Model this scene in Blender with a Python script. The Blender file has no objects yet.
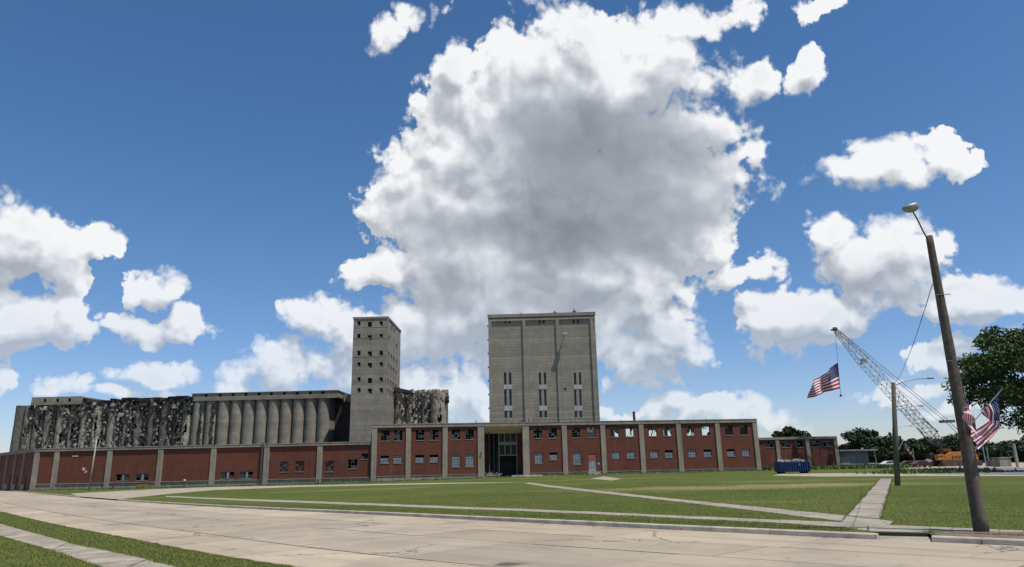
import bpy, bmesh, math, random
from mathutils import Vector, Matrix, noise as mnoise
random.seed(7)
R = math.radians
C = bpy.context.scene.collection
sc = bpy.context.scene

# ------------------------------------------------------------------ camera
F, CX, CY, HC = 710.0, 512.0, 283.5, 2.0
PITCH, ROLL = R(14.45), R(-1.22)
cam_m = Matrix.Rotation(math.pi/2+PITCH, 4, 'X') @ Matrix.Rotation(ROLL, 4, 'Z')
cd = bpy.data.cameras.new('camera'); cam = bpy.data.objects.new('camera', cd); C.objects.link(cam)
cam.matrix_world = Matrix.Translation((0, 0, HC)) @ cam_m
cd.sensor_width = 36; cd.lens = F/1024*36; cd.clip_end = 9000; cd.clip_start = .05
sc.camera = cam
sc.view_settings.view_transform = 'Standard'; sc.view_settings.look = 'None'
sc.cycles.max_bounces = 4; sc.cycles.diffuse_bounces = 3; sc.cycles.glossy_bounces = 2
sc.view_settings.exposure = 0.0; sc.view_settings.gamma = 1

# ------------------------------------------------------------------ measuring: photo pixel -> place
def ray(px, py):
    return (cam_m.to_3x3() @ Vector(((px-CX)/F, -(py-CY)/F, -1))).normalized()
def gz(x):
    return -.8*(1-math.exp(-(max(0., min(150., 5-x))/35)**1.5))
def G(px, py, z=0.):
    d = ray(px, py); zz = z
    for _ in range(12):
        t = (zz-HC)/d.z; x = d.x*t; zz = z+gz(x)
    return Vector((d.x*t, d.y*t, zz))
def P(px, py, Y):
    d = ray(px, py); t = Y/d.y; return Vector((d.x*t, Y, HC+d.z*t))
class Frame:
    """facade frame: origin, yaw; local x along the wall, local y away from the street"""
    def __init__(s, ox, oy, yaw):
        s.o = Vector((ox, oy, 0)); s.yaw = R(yaw); s.e = Vector((math.cos(s.yaw), math.sin(s.yaw), 0)); s.n = Vector((-math.sin(s.yaw), math.cos(s.yaw), 0))
    def L(s, px, py, d=0.):
        r = ray(px, py); t = (d-(Vector((0, 0, HC))-s.o).dot(s.n))/r.dot(s.n)
        q = Vector((0, 0, HC))+r*t-s.o; return q.dot(s.e), q.z

# ------------------------------------------------------------------ sun and sky
SUN = Vector((.36, -.27, 1)).normalized()
EL = math.asin(SUN.z); AZ = math.atan2(SUN.x, SUN.y)
ld = bpy.data.lights.new('sun', 'SUN'); ld.energy = 4.7; ld.angle = R(.5); ld.color = (1, .955, .89)
lo = bpy.data.objects.new('sun', ld); C.objects.link(lo); lo.rotation_euler = SUN.to_track_quat('Z', 'Y').to_euler()

class NT:
    """small helper to write node trees"""
    def __init__(s, nt): s.nt = nt
    def n(s, t, **k):
        x = s.nt.nodes.new(t)
        for a, b in k.items(): setattr(x, a, b)
        return x
    def put(s, sock, v):
        if hasattr(v, 'is_output') or hasattr(v, 'links'): s.nt.links.new(v, sock)
        else: sock.default_value = v
    def m(s, op, a, b=None, c=None, clamp=False):
        x = s.n('ShaderNodeMath', operation=op, use_clamp=clamp)
        for i, v in enumerate((a, b, c)):
            if v is not None: s.put(x.inputs[i], v)
        return x.outputs[0]
    def v(s, op, a, b=None, sc=None):
        x = s.n('ShaderNodeVectorMath', operation=op)
        s.put(x.inputs[0], a)
        if b is not None: s.put(x.inputs[1], b)
        if sc is not None: s.put(x.inputs[3], sc)
        return x.outputs['Value' if op in ('LENGTH', 'DISTANCE', 'DOT_PRODUCT') else 'Vector']
    def noise(s, vec, scale, detail=4, rough=.5, dist=0., col=False):
        x = s.n('ShaderNodeTexNoise'); s.put(x.inputs['Vector'], vec); s.put(x.inputs['Scale'], scale)
        x.inputs['Detail'].default_value = detail; x.inputs['Roughness'].default_value = rough; x.inputs['Distortion'].default_value = dist
        return x.outputs['Color' if col else 'Fac']
    def mr(s, v, a, b, c=0., d=1., smooth=True):
        x = s.n('ShaderNodeMapRange', interpolation_type='SMOOTHSTEP' if smooth else 'LINEAR'); s.put(x.inputs[0], v)
        for i, q in enumerate((a, b, c, d)): s.put(x.inputs[i+1], q)
        return x.outputs[0]
    def mix(s, f, a, b):
        x = s.n('ShaderNodeMix', data_type='RGBA'); s.put(x.inputs[0], f); s.put(x.inputs[6], a); s.put(x.inputs[7], b); return x.outputs[2]
    def comb(s, x, y, z):
        c = s.n('ShaderNodeCombineXYZ'); s.put(c.inputs[0], x); s.put(c.inputs[1], y); s.put(c.inputs[2], z); return c.outputs[0]
    def sep(s, v):
        c = s.n('ShaderNodeSeparateXYZ'); s.put(c.inputs[0], v); return c.outputs

def px_dir_angles(px, py):
    d = ray(px, py); return math.atan2(d.x, d.y), math.asin(d.z)
# cumulus masses: px centre, radii (turned into azimuth / elevation), weight
CLOUDS = [
 (610,95,125,100,1.25),(530,85,75,70,1.05),(660,70,80,60,.95),(690,185,85,52,1.1),(560,200,150,90,1.35),(445,160,62,62,1.0),
 (405,205,52,42,1.0),(395,262,62,48,1.0),(480,285,120,60,1.15),(600,280,110,50,1.1),(430,335,110,55,1.0),(520,345,110,50,1.0),
 (655,345,66,46,1.05),(670,280,40,30,.8),(330,322,44,26,.85),(285,365,62,28,.9),(350,370,60,30,.85),(452,66,28,32,.95),(545,18,48,36,.9),(700,15,66,26,.9),
 (742,80,34,34,.8),(803,66,26,26,.75),(822,8,44,20,.75),(470,392,46,34,.8),(400,375,60,30,.7),(700,130,52,40,.85),
 (883,164,84,34,1.0),(846,168,40,26,.8),(930,150,34,26,.8),(838,238,40,24,.9),(878,262,82,46,1.05),(962,300,56,36,1.0),(905,290,60,34,.9),(742,274,46,20,.8),
 (790,322,84,38,1.0),(755,340,44,20,.7),(690,328,30,20,.6),(960,352,66,20,.62),(700,408,66,16,.72),(748,400,22,16,.6),
 (18,232,66,46,1.05),(52,262,50,36,.95),(30,325,72,34,1.0),(62,378,46,18,.8),(97,238,34,17,.75),(150,280,38,26,.85),
 (160,326,62,18,.85),(190,318,26,20,.6),(160,368,58,16,.78),(230,380,40,12,.6),(8,378,20,14,.6),(382,30,18,20,.6),(408,8,20,16,.6),(438,10,18,16,.6),
 (645,195,110,75,1.2),(615,330,90,56,1.0),(520,380,40,24,.7),(690,235,52,36,.9),(440,110,40,40,.8),(470,240,90,80,1.2),(525,256,60,40,1.5),(485,150,85,75,1.2),(625,245,115,66,1.3),(438,198,64,52,1.15),(450,100,44,50,1.0),(560,310,110,50,1.1),(560,120,90,90,1.1),(600,270,120,60,1.1),(520,310,140,60,1.1),(250,372,50,16,.7),(120,392,60,9,.5),(600,412,60,10,.6),(820,420,60,8,.45),(960,410,60,9,.45),(770,410,36,10,.55),(880,395,46,12,.45),(1040,305,40,28,.8),(-40,300,70,60,.9)]
DARKS = [(15,262,80,40,.55),(60,345,80,24,.4),(165,335,50,14,.3),(450,285,80,30,.45),(640,330,70,30,.35),(870,285,90,26,.45),(600,165,135,88,1.25),(560,225,120,62,1.05),(500,230,110,50,.8),(660,215,90,48,.85),(560,300,120,34,.6),(430,300,70,28,.45),(35,285,60,20,.45),(470,350,90,28,.45),(60,345,60,15,.35),(885,290,74,18,.6),(790,340,70,14,.4),(885,185,70,14,.45),(150,296,34,10,.3),(430,372,40,16,.6),(440,262,40,22,.3),(655,370,60,16,.35)]  # grey cores and undersides: shade painted into the cloud colour

w = bpy.data.worlds.new('World'); sc.world = w; w.use_nodes = True
wt = w.node_tree; wt.nodes.clear(); N = NT(wt)
def field_group(name, blobs, soft):
    g = bpy.data.node_groups.new(name, 'ShaderNodeTree')
    g.interface.new_socket('V', in_out='INPUT', socket_type='NodeSocketVector'); g.interface.new_socket('F', in_out='OUTPUT', socket_type='NodeSocketFloat')
    q = NT(g); gi = q.n('NodeGroupInput').outputs[0]; acc = None
    for (cx, cy, rx, ry, wgt) in blobs:
        a, e = px_dir_angles(cx, cy)
        a2, _ = px_dir_angles(cx+rx, cy); a1, _ = px_dir_angles(cx-rx, cy); _, e2 = px_dir_angles(cx, cy-ry); _, e1 = px_dir_angles(cx, cy+ry)
        ra, re = (a2-a1)/2, (e2-e1)/2
        d = q.v('LENGTH', q.v('MULTIPLY', q.v('SUBTRACT', gi, (a, e, 0)), (1/ra, 1/re, 0)))
        f = q.m('MULTIPLY', q.m('SUBTRACT', 1.0, q.m('POWER', d, 2.0)), wgt)
        if acc is None: acc = f
        else: acc = q.m('SMOOTH_MAX', acc, f, soft)
    g.nodes.new('NodeGroupOutput'); g.links.new(acc, [n for n in g.nodes if n.type == 'GROUP_OUTPUT'][0].inputs[0]); return g
g_cloud = field_group('cloud_masses', CLOUDS, .12); g_dark = field_group('cloud_shade', DARKS, .3)
# whole density: masses + billows
def density_group(name, fine):
    gd = bpy.data.node_groups.new(name, 'ShaderNodeTree')
    gd.interface.new_socket('V', in_out='INPUT', socket_type='NodeSocketVector'); gd.interface.new_socket('F', in_out='OUTPUT', socket_type='NodeSocketFloat')
    q = NT(gd); vi = q.n('NodeGroupInput').outputs[0]
    half = (.5, .5, .5)
    vw = q.v('ADD', vi, q.v('SCALE', q.v('SUBTRACT', q.noise(vi, 7, 2, .5, col=True), half), sc=.075))
    vw = q.v('ADD', vw, q.v('SCALE', q.v('SUBTRACT', q.noise(vi, 26, 5 if fine else 1.5, .55, col=True), half), sc=.026))
    gn = q.n('ShaderNodeGroup'); gn.node_tree = g_cloud; q.put(gn.inputs[0], vw)
    base = gn.outputs[0]
    # elsewhere in the sky: the same scattered cumulus
    away = q.mr(q.m('ABSOLUTE', q.sep(vi)[0]), .72, .95)
    away = q.m('MAXIMUM', away, q.mr(q.sep(vi)[1], .70, .85))
    far = q.m('SUBTRACT', q.m('MULTIPLY', q.noise(vi, 3.2, 2, .5), 3.0), 1.85)
    base = q.m('MAXIMUM', base, q.m('SUBTRACT', far, q.m('MULTIPLY', q.m('SUBTRACT', 1.0, away), 6.0)))
    den = q.m('ADD', q.m('MINIMUM', q.m('MAXIMUM', base, -3.), 1.5), .08)
    for scl, amp in (((11, .42), (23, .34), (50, .24), (105, .14)) if fine else ((11, .46), (23, .34), (50, .08))):
        vo = q.n('ShaderNodeTexVoronoi', feature='SMOOTH_F1'); q.put(vo.inputs['Vector'], vw); vo.inputs['Scale'].default_value = scl; vo.inputs['Smoothness'].default_value = .22
        den = q.m('ADD', den, q.m('MULTIPLY', q.m('SUBTRACT', .28, q.m('POWER', vo.outputs['Distance'], 2.0)), amp*2.0))
    den = q.m('ADD', den, q.m('MULTIPLY', q.m('SUBTRACT', q.noise(vi, 9, 8 if fine else 2, .58), .5), 1.15))
    den = q.m('ADD', den, q.m('MULTIPLY', q.m('MULTIPLY', q.m('SUBTRACT', q.noise(vi, 19, 7 if fine else 3, .6), .56), 2.3), q.mr(base, .55, 1.15, 1., 0.)))
    if fine: den = q.m('ADD', den, q.m('MULTIPLY', q.m('SUBTRACT', q.noise(vi, 45, 6, .65), .5), .34))
    gd.links.new(den, q.n('NodeGroupOutput').inputs[0]); return gd
gd_f, gd_s = density_group('cloud_density', True), density_group('cloud_relief', False)
# world
tc = N.n('ShaderNodeTexCoord').outputs['Generated']
sx, sy, sz = N.sep(tc)
V = N.comb(N.m('ARCTAN2', sx, sy), N.m('ARCSINE', sz), 0.)
def dens(v, g):
    x = N.n('ShaderNodeGroup'); x.node_tree = g; N.put(x.inputs[0], v); return x.outputs[0]
D0 = dens(V, gd_f); S0 = dens(V, gd_s); S1 = dens(N.v('ADD', V, (.006, .017, 0)), gd_s); S2 = dens(N.v('ADD', V, (.012, .045, 0)), gd_s)
gk = N.n('ShaderNodeGroup'); gk.node_tree = g_dark
wv = N.v('ADD', V, N.v('SCALE', N.v('SUBTRACT', N.noise(V, 8, 4, .55, col=True), (.5, .5, .5)), sc=.16)); N.put(gk.inputs[0], wv)
DK = N.m('MAXIMUM', gk.outputs[0], 0.)
horizon_fade = N.mr(sz, -.01, .10)
soft = N.mr(N.noise(V, 4.5, 3, .6), .36, .64, .15, .80)
alpha = N.mr(D0, .0, soft)
alpha = N.m('MULTIPLY', alpha, N.m('ADD', N.m('MULTIPLY', N.mr(sz, .0, .30), .40), .58))
lit = N.m('ADD', N.m('MULTIPLY', N.m('SUBTRACT', S0, S1), .46), N.m('MULTIPLY', N.m('SUBTRACT', S0, S2), .30))  # sunward billows lightened and far sides darkened in the cloud colour
lit = N.m('MINIMUM', N.m('MAXIMUM', lit, -.22), .25)
shade = N.m('ADD', .735, N.m('MULTIPLY', lit, N.m('SUBTRACT', 1.0, N.m('MULTIPLY', N.mr(DK, .05, .8), .72))))
shade = N.m('ADD', shade, N.m('MULTIPLY', N.m('SUBTRACT', D0, S0), .16))
shade = N.m('SUBTRACT', N.m('ADD', shade, .07), N.m('MULTIPLY', N.mr(D0, .2, 1.4), .10))
shade = N.m('SUBTRACT', shade, N.m('MULTIPLY', N.mr(DK, .0, 1.15), .36))
shade = N.m('ADD', shade, N.m('MULTIPLY', N.m('SUBTRACT', N.noise(V, 6, 3, .5), .5), .28))
shade = N.m('MINIMUM', N.m('MAXIMUM', shade, .10), 1.0)
ramp = N.n('ShaderNodeValToRGB'); N.put(ramp.inputs[0], shade)
r = ramp.color_ramp; r.elements[0].position = .18; r.elements[0].color = (.19, .21, .25, 1); r.elements[1].position = .98; r.elements[1].color = (.93, .94, .95, 1)
e = r.elements.new(.45); e.color = (.36, .39, .44, 1); e = r.elements.new(.70); e.color = (.60, .635, .68, 1)
sky = N.n('ShaderNodeTexSky'); sky.sky_type = 'NISHITA'; sky.sun_disc = False; sky.sun_elevation = EL; sky.sun_rotation = AZ
sky.altitude = 100; sky.air_density = 1.0; sky.dust_density = .25; sky.ozone_density = 2.0
hs_ = N.n('ShaderNodeHueSaturation'); hs_.inputs['Saturation'].default_value = 1.20; N.put(hs_.inputs['Color'], N.mix(1.0, sky.outputs[0], sky.outputs[0]))
bg1 = N.n('ShaderNodeBackground'); N.put(bg1.inputs[0], N.v('MULTIPLY', hs_.outputs[0], N.mix(N.mr(sz, .0, .38), (.86, .885, 1.12, 1), (.93, 1.0, 1.06, 1)))); bg1.inputs[1].default_value = .108
bg2 = N.n('ShaderNodeBackground'); N.put(bg2.inputs[0], ramp.outputs[0]); bg2.inputs[1].default_value = 1.0
mx = N.n('ShaderNodeMixShader'); N.put(mx.inputs[0], alpha); wt.links.new(bg1.outputs[0], mx.inputs[1]); wt.links.new(bg2.outputs[0], mx.inputs[2])
wo = N.n('ShaderNodeOutputWorld'); wt.links.new(mx.outputs[0], wo.inputs[0])
w.cycles.sampling_method = 'MANUAL'; w.cycles.sample_map_resolution = 512

# ------------------------------------------------------------------ materials
def mat(name, c1, c2=None, scale=1., rough=.9, bump=0., bscale=None, detail=6, dirt=None, streak=None, metal=0., fine=None, spread=(.35, .65)):
    m = bpy.data.materials.new(name); m.use_nodes = True; t = NT(m.node_tree); b = m.node_tree.nodes['Principled BSDF']
    co = t.n('ShaderNodeTexCoord').outputs['Object']
    b.inputs['Roughness'].default_value = rough; b.inputs['Metallic'].default_value = metal; b.inputs['Specular IOR Level'].default_value = .3
    c = (*c1, 1)
    if c2: c = t.mix(t.mr(t.noise(co, scale, detail, .6), *spread), c, (*c2, 1))
    if dirt:   # (colour, scale, amount)
        c = t.mix(t.m('MULTIPLY', t.mr(t.noise(co, dirt[1], 7, .65, .6), .48, .68), dirt[2]), c, (*dirt[0], 1))
    if streak: # vertical runs of dirt (colour, amount)
        v = t.v('MULTIPLY', co, (1.6, 1.6, .10)); c = t.mix(t.m('MULTIPLY', t.mr(t.noise(v, 1.3, 6, .6), .45, .7), streak[1]), c, (*streak[0], 1))
    if fine: c = t.mix(t.m('MULTIPLY', t.noise(co, fine[1], 3, .7), fine[2]), c, (*fine[0], 1))
    t.put(b.inputs['Base Color'], c)
    if bump:
        bn = t.n('ShaderNodeBump'); bn.inputs['Strength'].default_value = bump; bn.inputs['Distance'].default_value = .05
        t.put(bn.inputs['Height'], t.noise(co, bscale or scale*4, 6, .65)); t.put(b.inputs['Normal'], bn.outputs[0])
    return m
M = {}
M['concrete'] = mat('concrete', (.30, .265, .205), (.235, .21, .165), .5, streak=((.14, .125, .10), .6), bump=.3, bscale=3)
M['pale_concrete'] = mat('pale_concrete', (.40, .37, .31), (.30, .28, .24), .8, dirt=((.2, .18, .15), 2., .5), bump=.3)
M['pale_soffit'] = mat('soffit_plaster', (.66, .53, .44), (.56, .45, .37), 1.)
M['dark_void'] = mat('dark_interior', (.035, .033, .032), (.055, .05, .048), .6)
M['plinth'] = mat('plinth_concrete', (.25, .22, .17), (.33, .29, .225), .6, streak=((.08, .08, .07), .7), bump=.4, bscale=2)
M['steel'] = mat('dark_steel', (.05, .05, .052), (.09, .08, .075), 3, rough=.6)
M['galv'] = mat('galvanised_steel', (.30, .31, .32), (.22, .22, .23), 2, rough=.5, metal=.3)
M['white_panel'] = mat('white_panel', (.42, .43, .42), (.30, .31, .30), 1., streak=((.2, .2, .2), .5))
M['glass_block'] = mat('glass_block', (.16, .20, .225), (.24, .28, .30), 2.4, rough=.25, dirt=((.07, .09, .10), 1.5, .7))
M['wood'] = mat('weathered_wood', (.12, .10, .08), (.075, .062, .05), 6, bump=.8, bscale=30, streak=((.19, .165, .135), .8))
M['rust'] = mat('rust', (.16, .06, .03), (.10, .04, .025), 3, bump=.2)
M['orange'] = mat('orange_paint', (.55, .21, .03), (.36, .12, .025), 2, rough=.5, dirt=((.12, .06, .03), 2, .5))
M['blue'] = mat('blue_paint', (.008, .028, .11), (.012, .04, .14), 2, rough=.5, dirt=((.04, .04, .06), 3, .5))
M['crane_white'] = mat('pale_crane_paint', (.42, .42, .40), (.30, .30, .29), 2, rough=.5)
M['crane_dark'] = mat('dark_crane_paint', (.10, .105, .11), (.07, .07, .075), 2, rough=.5)
M['car_paint'] = mat('dark_red_paint', (.09, .015, .015), (.07, .012, .012), 2, rough=.3)
M['car_white'] = mat('white_paint', (.62, .62, .60), (.5, .5, .49), 2, rough=.3)
M['rubber'] = mat('rubber', (.02, .02, .02))
M['glass'] = mat('window_glass', (.03, .04, .05), (.05, .06, .07), 1, rough=.08)
M['broken'] = mat('broken_concrete', (.20, .18, .15), (.115, .104, .09), .3, dirt=((.36, .32, .26), .8, .4), streak=((.05, .046, .04), .5), bump=.6, bscale=2, spread=(.40, .60))
M['broken_light'] = mat('spalled_concrete', (.40, .345, .265), (.27, .235, .185), .5, dirt=((.08, .07, .06), .6, .5), streak=((.12, .105, .085), .35), bump=.5, bscale=2)
M['dark_silo'] = mat('sooty_concrete', (.15, .135, .115), (.105, .095, .082), .3, dirt=((.04, .038, .035), .5, .5), bump=.3)
M['rubble'] = mat('rubble', (.44, .385, .305), (.20, .175, .14), 1.2, bump=.5)
M['soil'] = mat('bare_soil', (.12, .09, .06), (.20, .16, .11), 3, bump=.6)
M['gravel'] = mat('gravel', (.41, .345, .26), (.29, .245, .18), 1.2, bump=.4, bscale=14, dirt=((.16, .17, .08), .35, .6))
M['asphalt'] = mat('asphalt', (.13, .13, .13), (.18, .175, .17), .5, bump=.2, bscale=20)
M['joint'] = mat('street_bed', (.045, .042, .038), (.07, .065, .055), 3, bump=.5)
M['mound'] = mat('grey_gravel_heap', (.16, .165, .17), (.11, .115, .12), 2, bump=.5)
M['red'] = mat('flag_red', (.40, .02, .035), (.34, .018, .03), 5)
M['white'] = mat('flag_white', (.74, .74, .76), (.66, .66, .68), 5)
M['navy'] = mat('flag_blue', (.02, .03, .10), (.015, .025, .085), 5)
M['pink'] = mat('faded_red_panel', (.33, .10, .10), (.26, .08, .08), 2)
M['plywood'] = mat('plywood', (.30, .17, .07), (.22, .13, .06), 3)
M['metal_shed'] = mat('grey_siding', (.20, .215, .22), (.155, .165, .17), .7, streak=((.10, .09, .07), .5))
M['bark'] = mat('bark', (.09, .075, .06), (.05, .042, .035), 5, bump=.8, bscale=12)
def leafmat(name, a, b, c):
    m = mat(name, a, b, .25, rough=.7, detail=3); t = NT(m.node_tree); bs = m.node_tree.nodes['Principled BSDF']
    src = bs.inputs['Base Color'].links[0].from_socket; gi = t.n('ShaderNodeNewGeometry').outputs['Random Per Island']
    t.put(bs.inputs['Base Color'], t.mix(t.m('MULTIPLY', gi, .6), src, (*c, 1)))
    bs.inputs['Subsurface Weight'].default_value = 0
    return m
M['leaf'] = leafmat('tree_leaves', (.050, .085, .020), (.034, .060, .015), (.11, .15, .038))
M['leaf_far'] = leafmat('far_tree_leaves', (.026, .046, .018), (.016, .030, .013), (.055, .082, .026))
M['grass_blade'] = leafmat('grass_blades', (.145, .175, .030), (.115, .145, .026), (.25, .24, .075))
M['weed'] = leafmat('weed_leaves', (.08, .13, .03), (.06, .10, .03), (.14, .18, .06))

# brick
def brickmat(name, c1, c2, mort):
    m = bpy.data.materials.new(name); m.use_nodes = True; t = NT(m.node_tree); b = m.node_tree.nodes['Principled BSDF']
    co = t.n('ShaderNodeTexCoord').outputs['Object']; x, y, z = t.sep(co)
    br = t.n('ShaderNodeTexBrick'); t.put(br.inputs['Vector'], t.comb(t.m('ADD', x, y), z, 0.))
    br.inputs['Color1'].default_value = (*c1, 1); br.inputs['Color2'].default_value = (*c2, 1); br.inputs['Mortar'].default_value = (*mort, 1)
    br.inputs['Scale'].default_value = 1; br.inputs['Brick Width'].default_value = .4; br.inputs['Row Height'].default_value = .13; br.inputs['Mortar Size'].default_value = .012
    c = br.outputs['Color']
    c = t.mix(t.m('MULTIPLY', t.mr(t.noise(co, .35, 6, .6), .4, .7), .45), c, (c1[0]*.55, c1[1]*.6, c1[2]*.65, 1))
    band = t.noise(t.v('MULTIPLY', co, (.15, .15, 3.2)), 1., 4, .6)
    c = t.mix(t.m('MULTIPLY', t.mr(band, .45, .65), .3), c, (c2[0]*1.3, c2[1]*1.2, c2[2]*1.15, 1))
    c = t.mix(t.m('MULTIPLY', t.mr(t.noise(t.v('MULTIPLY', co, (1.1, 1.1, .12)), 1.6, 6, .6), .5, .72), .55), c, (.045, .022, .018, 1))
    c = t.mix(t.m('MULTIPLY', t.mr(t.noise(t.v('MULTIPLY', co, (.9, .9, .25)), .5, 6, .65), .58, .75), .35), c, (.20, .12, .085, 1))
    t.put(b.inputs['Base Color'], c); b.inputs['Roughness'].default_value = .9
    bn = t.n('ShaderNodeBump'); bn.inputs['Strength'].default_value = .5; bn.inputs['Distance'].default_value = .02; t.put(bn.inputs['Height'], br.outputs['Fac']); bn.invert = True
    t.put(b.inputs['Normal'], bn.outputs[0]); return m
M['brick'] = brickmat('red_brick', (.155, .037, .018), (.11, .028, .015), (.12, .07, .045))
# board marked concrete of the towers and silos
def boardmat(name, c1, c2, gap, hgt):
    m = mat(name, c1, c2, .35, streak=(tuple(x*.6 for x in c1), .35), dirt=(tuple(x*1.25 for x in c1), .8, .4)); t = NT(m.node_tree); b = m.node_tree.nodes['Principled BSDF']
    co = t.n('ShaderNodeTexCoord').outputs['Object']; x, y, z = t.sep(co)
    fr = t.m('FRACT', t.m('MULTIPLY', t.m('ADD', z, t.m('MULTIPLY', t.noise(t.comb(x, y, 0.), .3, 2), .12)), 1/hgt))
    ln = t.mr(fr, .0, gap, 0., 1.); band = t.m('FLOOR', t.m('MULTIPLY', z, 1/hgt)); wn = t.n('ShaderNodeTexWhiteNoise', noise_dimensions='1D'); t.put(wn.inputs['W'], band)
    src = b.inputs['Base Color'].links[0].from_socket
    hs = t.n('ShaderNodeHueSaturation'); t.put(hs.inputs['Color'], src); t.put(hs.inputs['Value'], t.m('ADD', .86, t.m('MULTIPLY', wn.outputs[0], .22)))
    t.put(b.inputs['Base Color'], hs.outputs[0])
    bn = t.n('ShaderNodeBump'); bn.inputs['Strength'].default_value = .38; bn.inputs['Distance'].default_value = .05; t.put(bn.inputs['Height'], ln); t.put(b.inputs['Normal'], bn.outputs[0])
    return m
M['tower'] = boardmat('board_marked_concrete', (.28, .255, .20), (.235, .213, .168), .22, .75)
M['silo'] = boardmat('slipformed_concrete', (.27, .24, .19), (.205, .18, .145), .08, 1.2)
M['elev'] = boardmat('elevator_concrete', (.27, .24, .195), (.205, .185, .155), .12, 1.3)
# street concrete
SD_ = Vector((-.712, .702, 0)).normalized()
def slabmat(nm, ca, cb):
    m = mat(nm, ca, cb, .35, bump=.25, bscale=9, dirt=((.27, .22, .165), .22, .75), fine=((.22, .19, .16), 14, .5)); t = NT(m.node_tree); b = m.node_tree.nodes['Principled BSDF']
    co = t.n('ShaderNodeTexCoord').outputs['Object']; oi = t.n('ShaderNodeObjectInfo').outputs['Random']
    src = b.inputs['Base Color'].links[0].from_socket
    v = t.v('ADD', co, t.v('SCALE', t.noise(co, .9, 4, .6, col=True), sc=1.6))
    vo = t.n('ShaderNodeTexVoronoi', feature='DISTANCE_TO_EDGE'); t.put(vo.inputs['Vector'], v); vo.inputs['Scale'].default_value = .17
    crack = t.m('MULTIPLY', t.m('SUBTRACT', 1., t.mr(vo.outputs['Distance'], .0, .010)), t.mr(t.noise(co, .12, 2), .44, .52))
    al = t.v('DOT_PRODUCT', co, tuple(SD_)); ac = t.v('DOT_PRODUCT', co, (SD_.y, -SD_.x, 0)); lv = t.comb(t.m('MULTIPLY', al, .05), ac, 0.)
    src = t.mix(t.m('MULTIPLY', t.mr(t.noise(lv, 1.1, 5, .6), .5, .68), .38), src, (.21, .175, .135, 1))
    src = t.mix(t.m('MULTIPLY', t.mr(t.noise(co, .75, 6, .7), .60, .70), .35), src, (.17, .145, .115, 1))
    src = t.mix(t.m('MULTIPLY', t.mr(t.noise(co, 1.9, 3, .7), .68, .74), .6), src, (.12, .10, .085, 1))
    c = t.mix(t.m('MULTIPLY', crack, .85), src, (.06, .05, .04, 1))
    hs = t.n('ShaderNodeHueSaturation'); t.put(hs.inputs['Color'], c); t.put(hs.inputs['Value'], t.m('ADD', .88, t.m('MULTIPLY', oi, .2)))
    st = t.m('MULTIPLY', t.mr(t.v('LENGTH', t.v('MULTIPLY', t.v('SUBTRACT', t.v('ADD', co, t.v('SCALE', t.noise(co, 2, 4, .6, col=True), sc=.7)), (*(G(511, 564, -.13)+Vector((.35, .35, 0))).to_tuple(),)), (1., 1., 0))), .15, .5, 1., 0.), .8)
    t.put(b.inputs['Base Color'], t.mix(st, hs.outputs[0], (.05, .045, .04, 1))); return m
M['slab'] = slabmat('street_concrete', (.51, .41, .28), (.43, .345, .235)); M['slab_grey'] = slabmat('worn_street_concrete', (.435, .355, .25), (.37, .30, .215))
M['walk'] = mat('sidewalk_concrete', (.38, .33, .255), (.28, .245, .19), .7, bump=.3, bscale=8, dirt=((.19, .175, .145), .9, .75), fine=((.2, .18, .15), 12, .4))
M['worn_walk'] = mat('worn_sidewalk', (.44, .375, .28), (.27, .235, .175), .9, bump=.5, bscale=6, dirt=((.13, .125, .07), .8, .75), fine=((.2, .18, .15), 12, .4))
M['kerb'] = mat('kerb_concrete', (.50, .44, .35), (.38, .33, .26), 1.2, bump=.3, dirt=((.16, .14, .12), 1.4, .4))
def lawnmat():
    m = bpy.data.materials.new('mown_grass'); m.use_nodes = True; t = NT(m.node_tree); b = m.node_tree.nodes['Principled BSDF']
    co = t.n('ShaderNodeTexCoord').outputs['Object']
    c = t.mix(t.mr(t.noise(co, .10, 5, .6), .35, .65), (.074, .098, .017, 1), (.130, .143, .030, 1))
    c = t.mix(t.m('MULTIPLY', t.noise(t.v('MULTIPLY', co, (1, .6, 1)), .55, 7, .7), .65), c, (.050, .076, .012, 1))
    st = t.m('SINE', t.m('MULTIPLY', t.v('DOT_PRODUCT', co, (.25, 1., 0)), 2.9)); c = t.mix(t.m('MULTIPLY', t.mr(st, -.5, .7), .38), c, (.14, .145, .042, 1))
    dry = t.mr(t.noise(t.v('MULTIPLY', co, (.35, 1, 1)), .075, 5, .62), .55, .70)
    c = t.mix(t.m('MULTIPLY', dry, .7), c, (.26, .23, .085, 1))
    # the dry patch on the lawn in front of the right half of the building
    px = G(735, 487)
    dd = t.v('LENGTH', t.v('MULTIPLY', t.v('SUBTRACT', t.v('ADD', co, t.v('SCALE', t.v('SUBTRACT', t.noise(co, .25, 5, .65, col=True), (.5, .5, .5)), sc=14)), (px.x, px.y, 0)), (1/17, 1/6.5, 0)))
    c = t.mix(t.mr(dd, .3, 1.15, .85, 0.), c, (.34, .27, .13, 1))
    c = t.mix(t.m('MULTIPLY', t.mr(t.noise(co, 4.5, 6, .75), .35, .7), .55), c, (.032, .050, .009, 1))
    t.put(b.inputs['Base Color'], c); b.inputs['Roughness'].default_value = .95; b.inputs['Specular IOR Level'].default_value = .1
    bn = t.n('ShaderNodeBump'); bn.inputs['Strength'].default_value = .6; bn.inputs['Distance'].default_value = .06; t.put(bn.inputs['Height'], t.noise(co, 7, 5, .7)); t.put(b.inputs['Normal'], bn.outputs[0]); return m
M['lawn'] = lawnmat()

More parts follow.
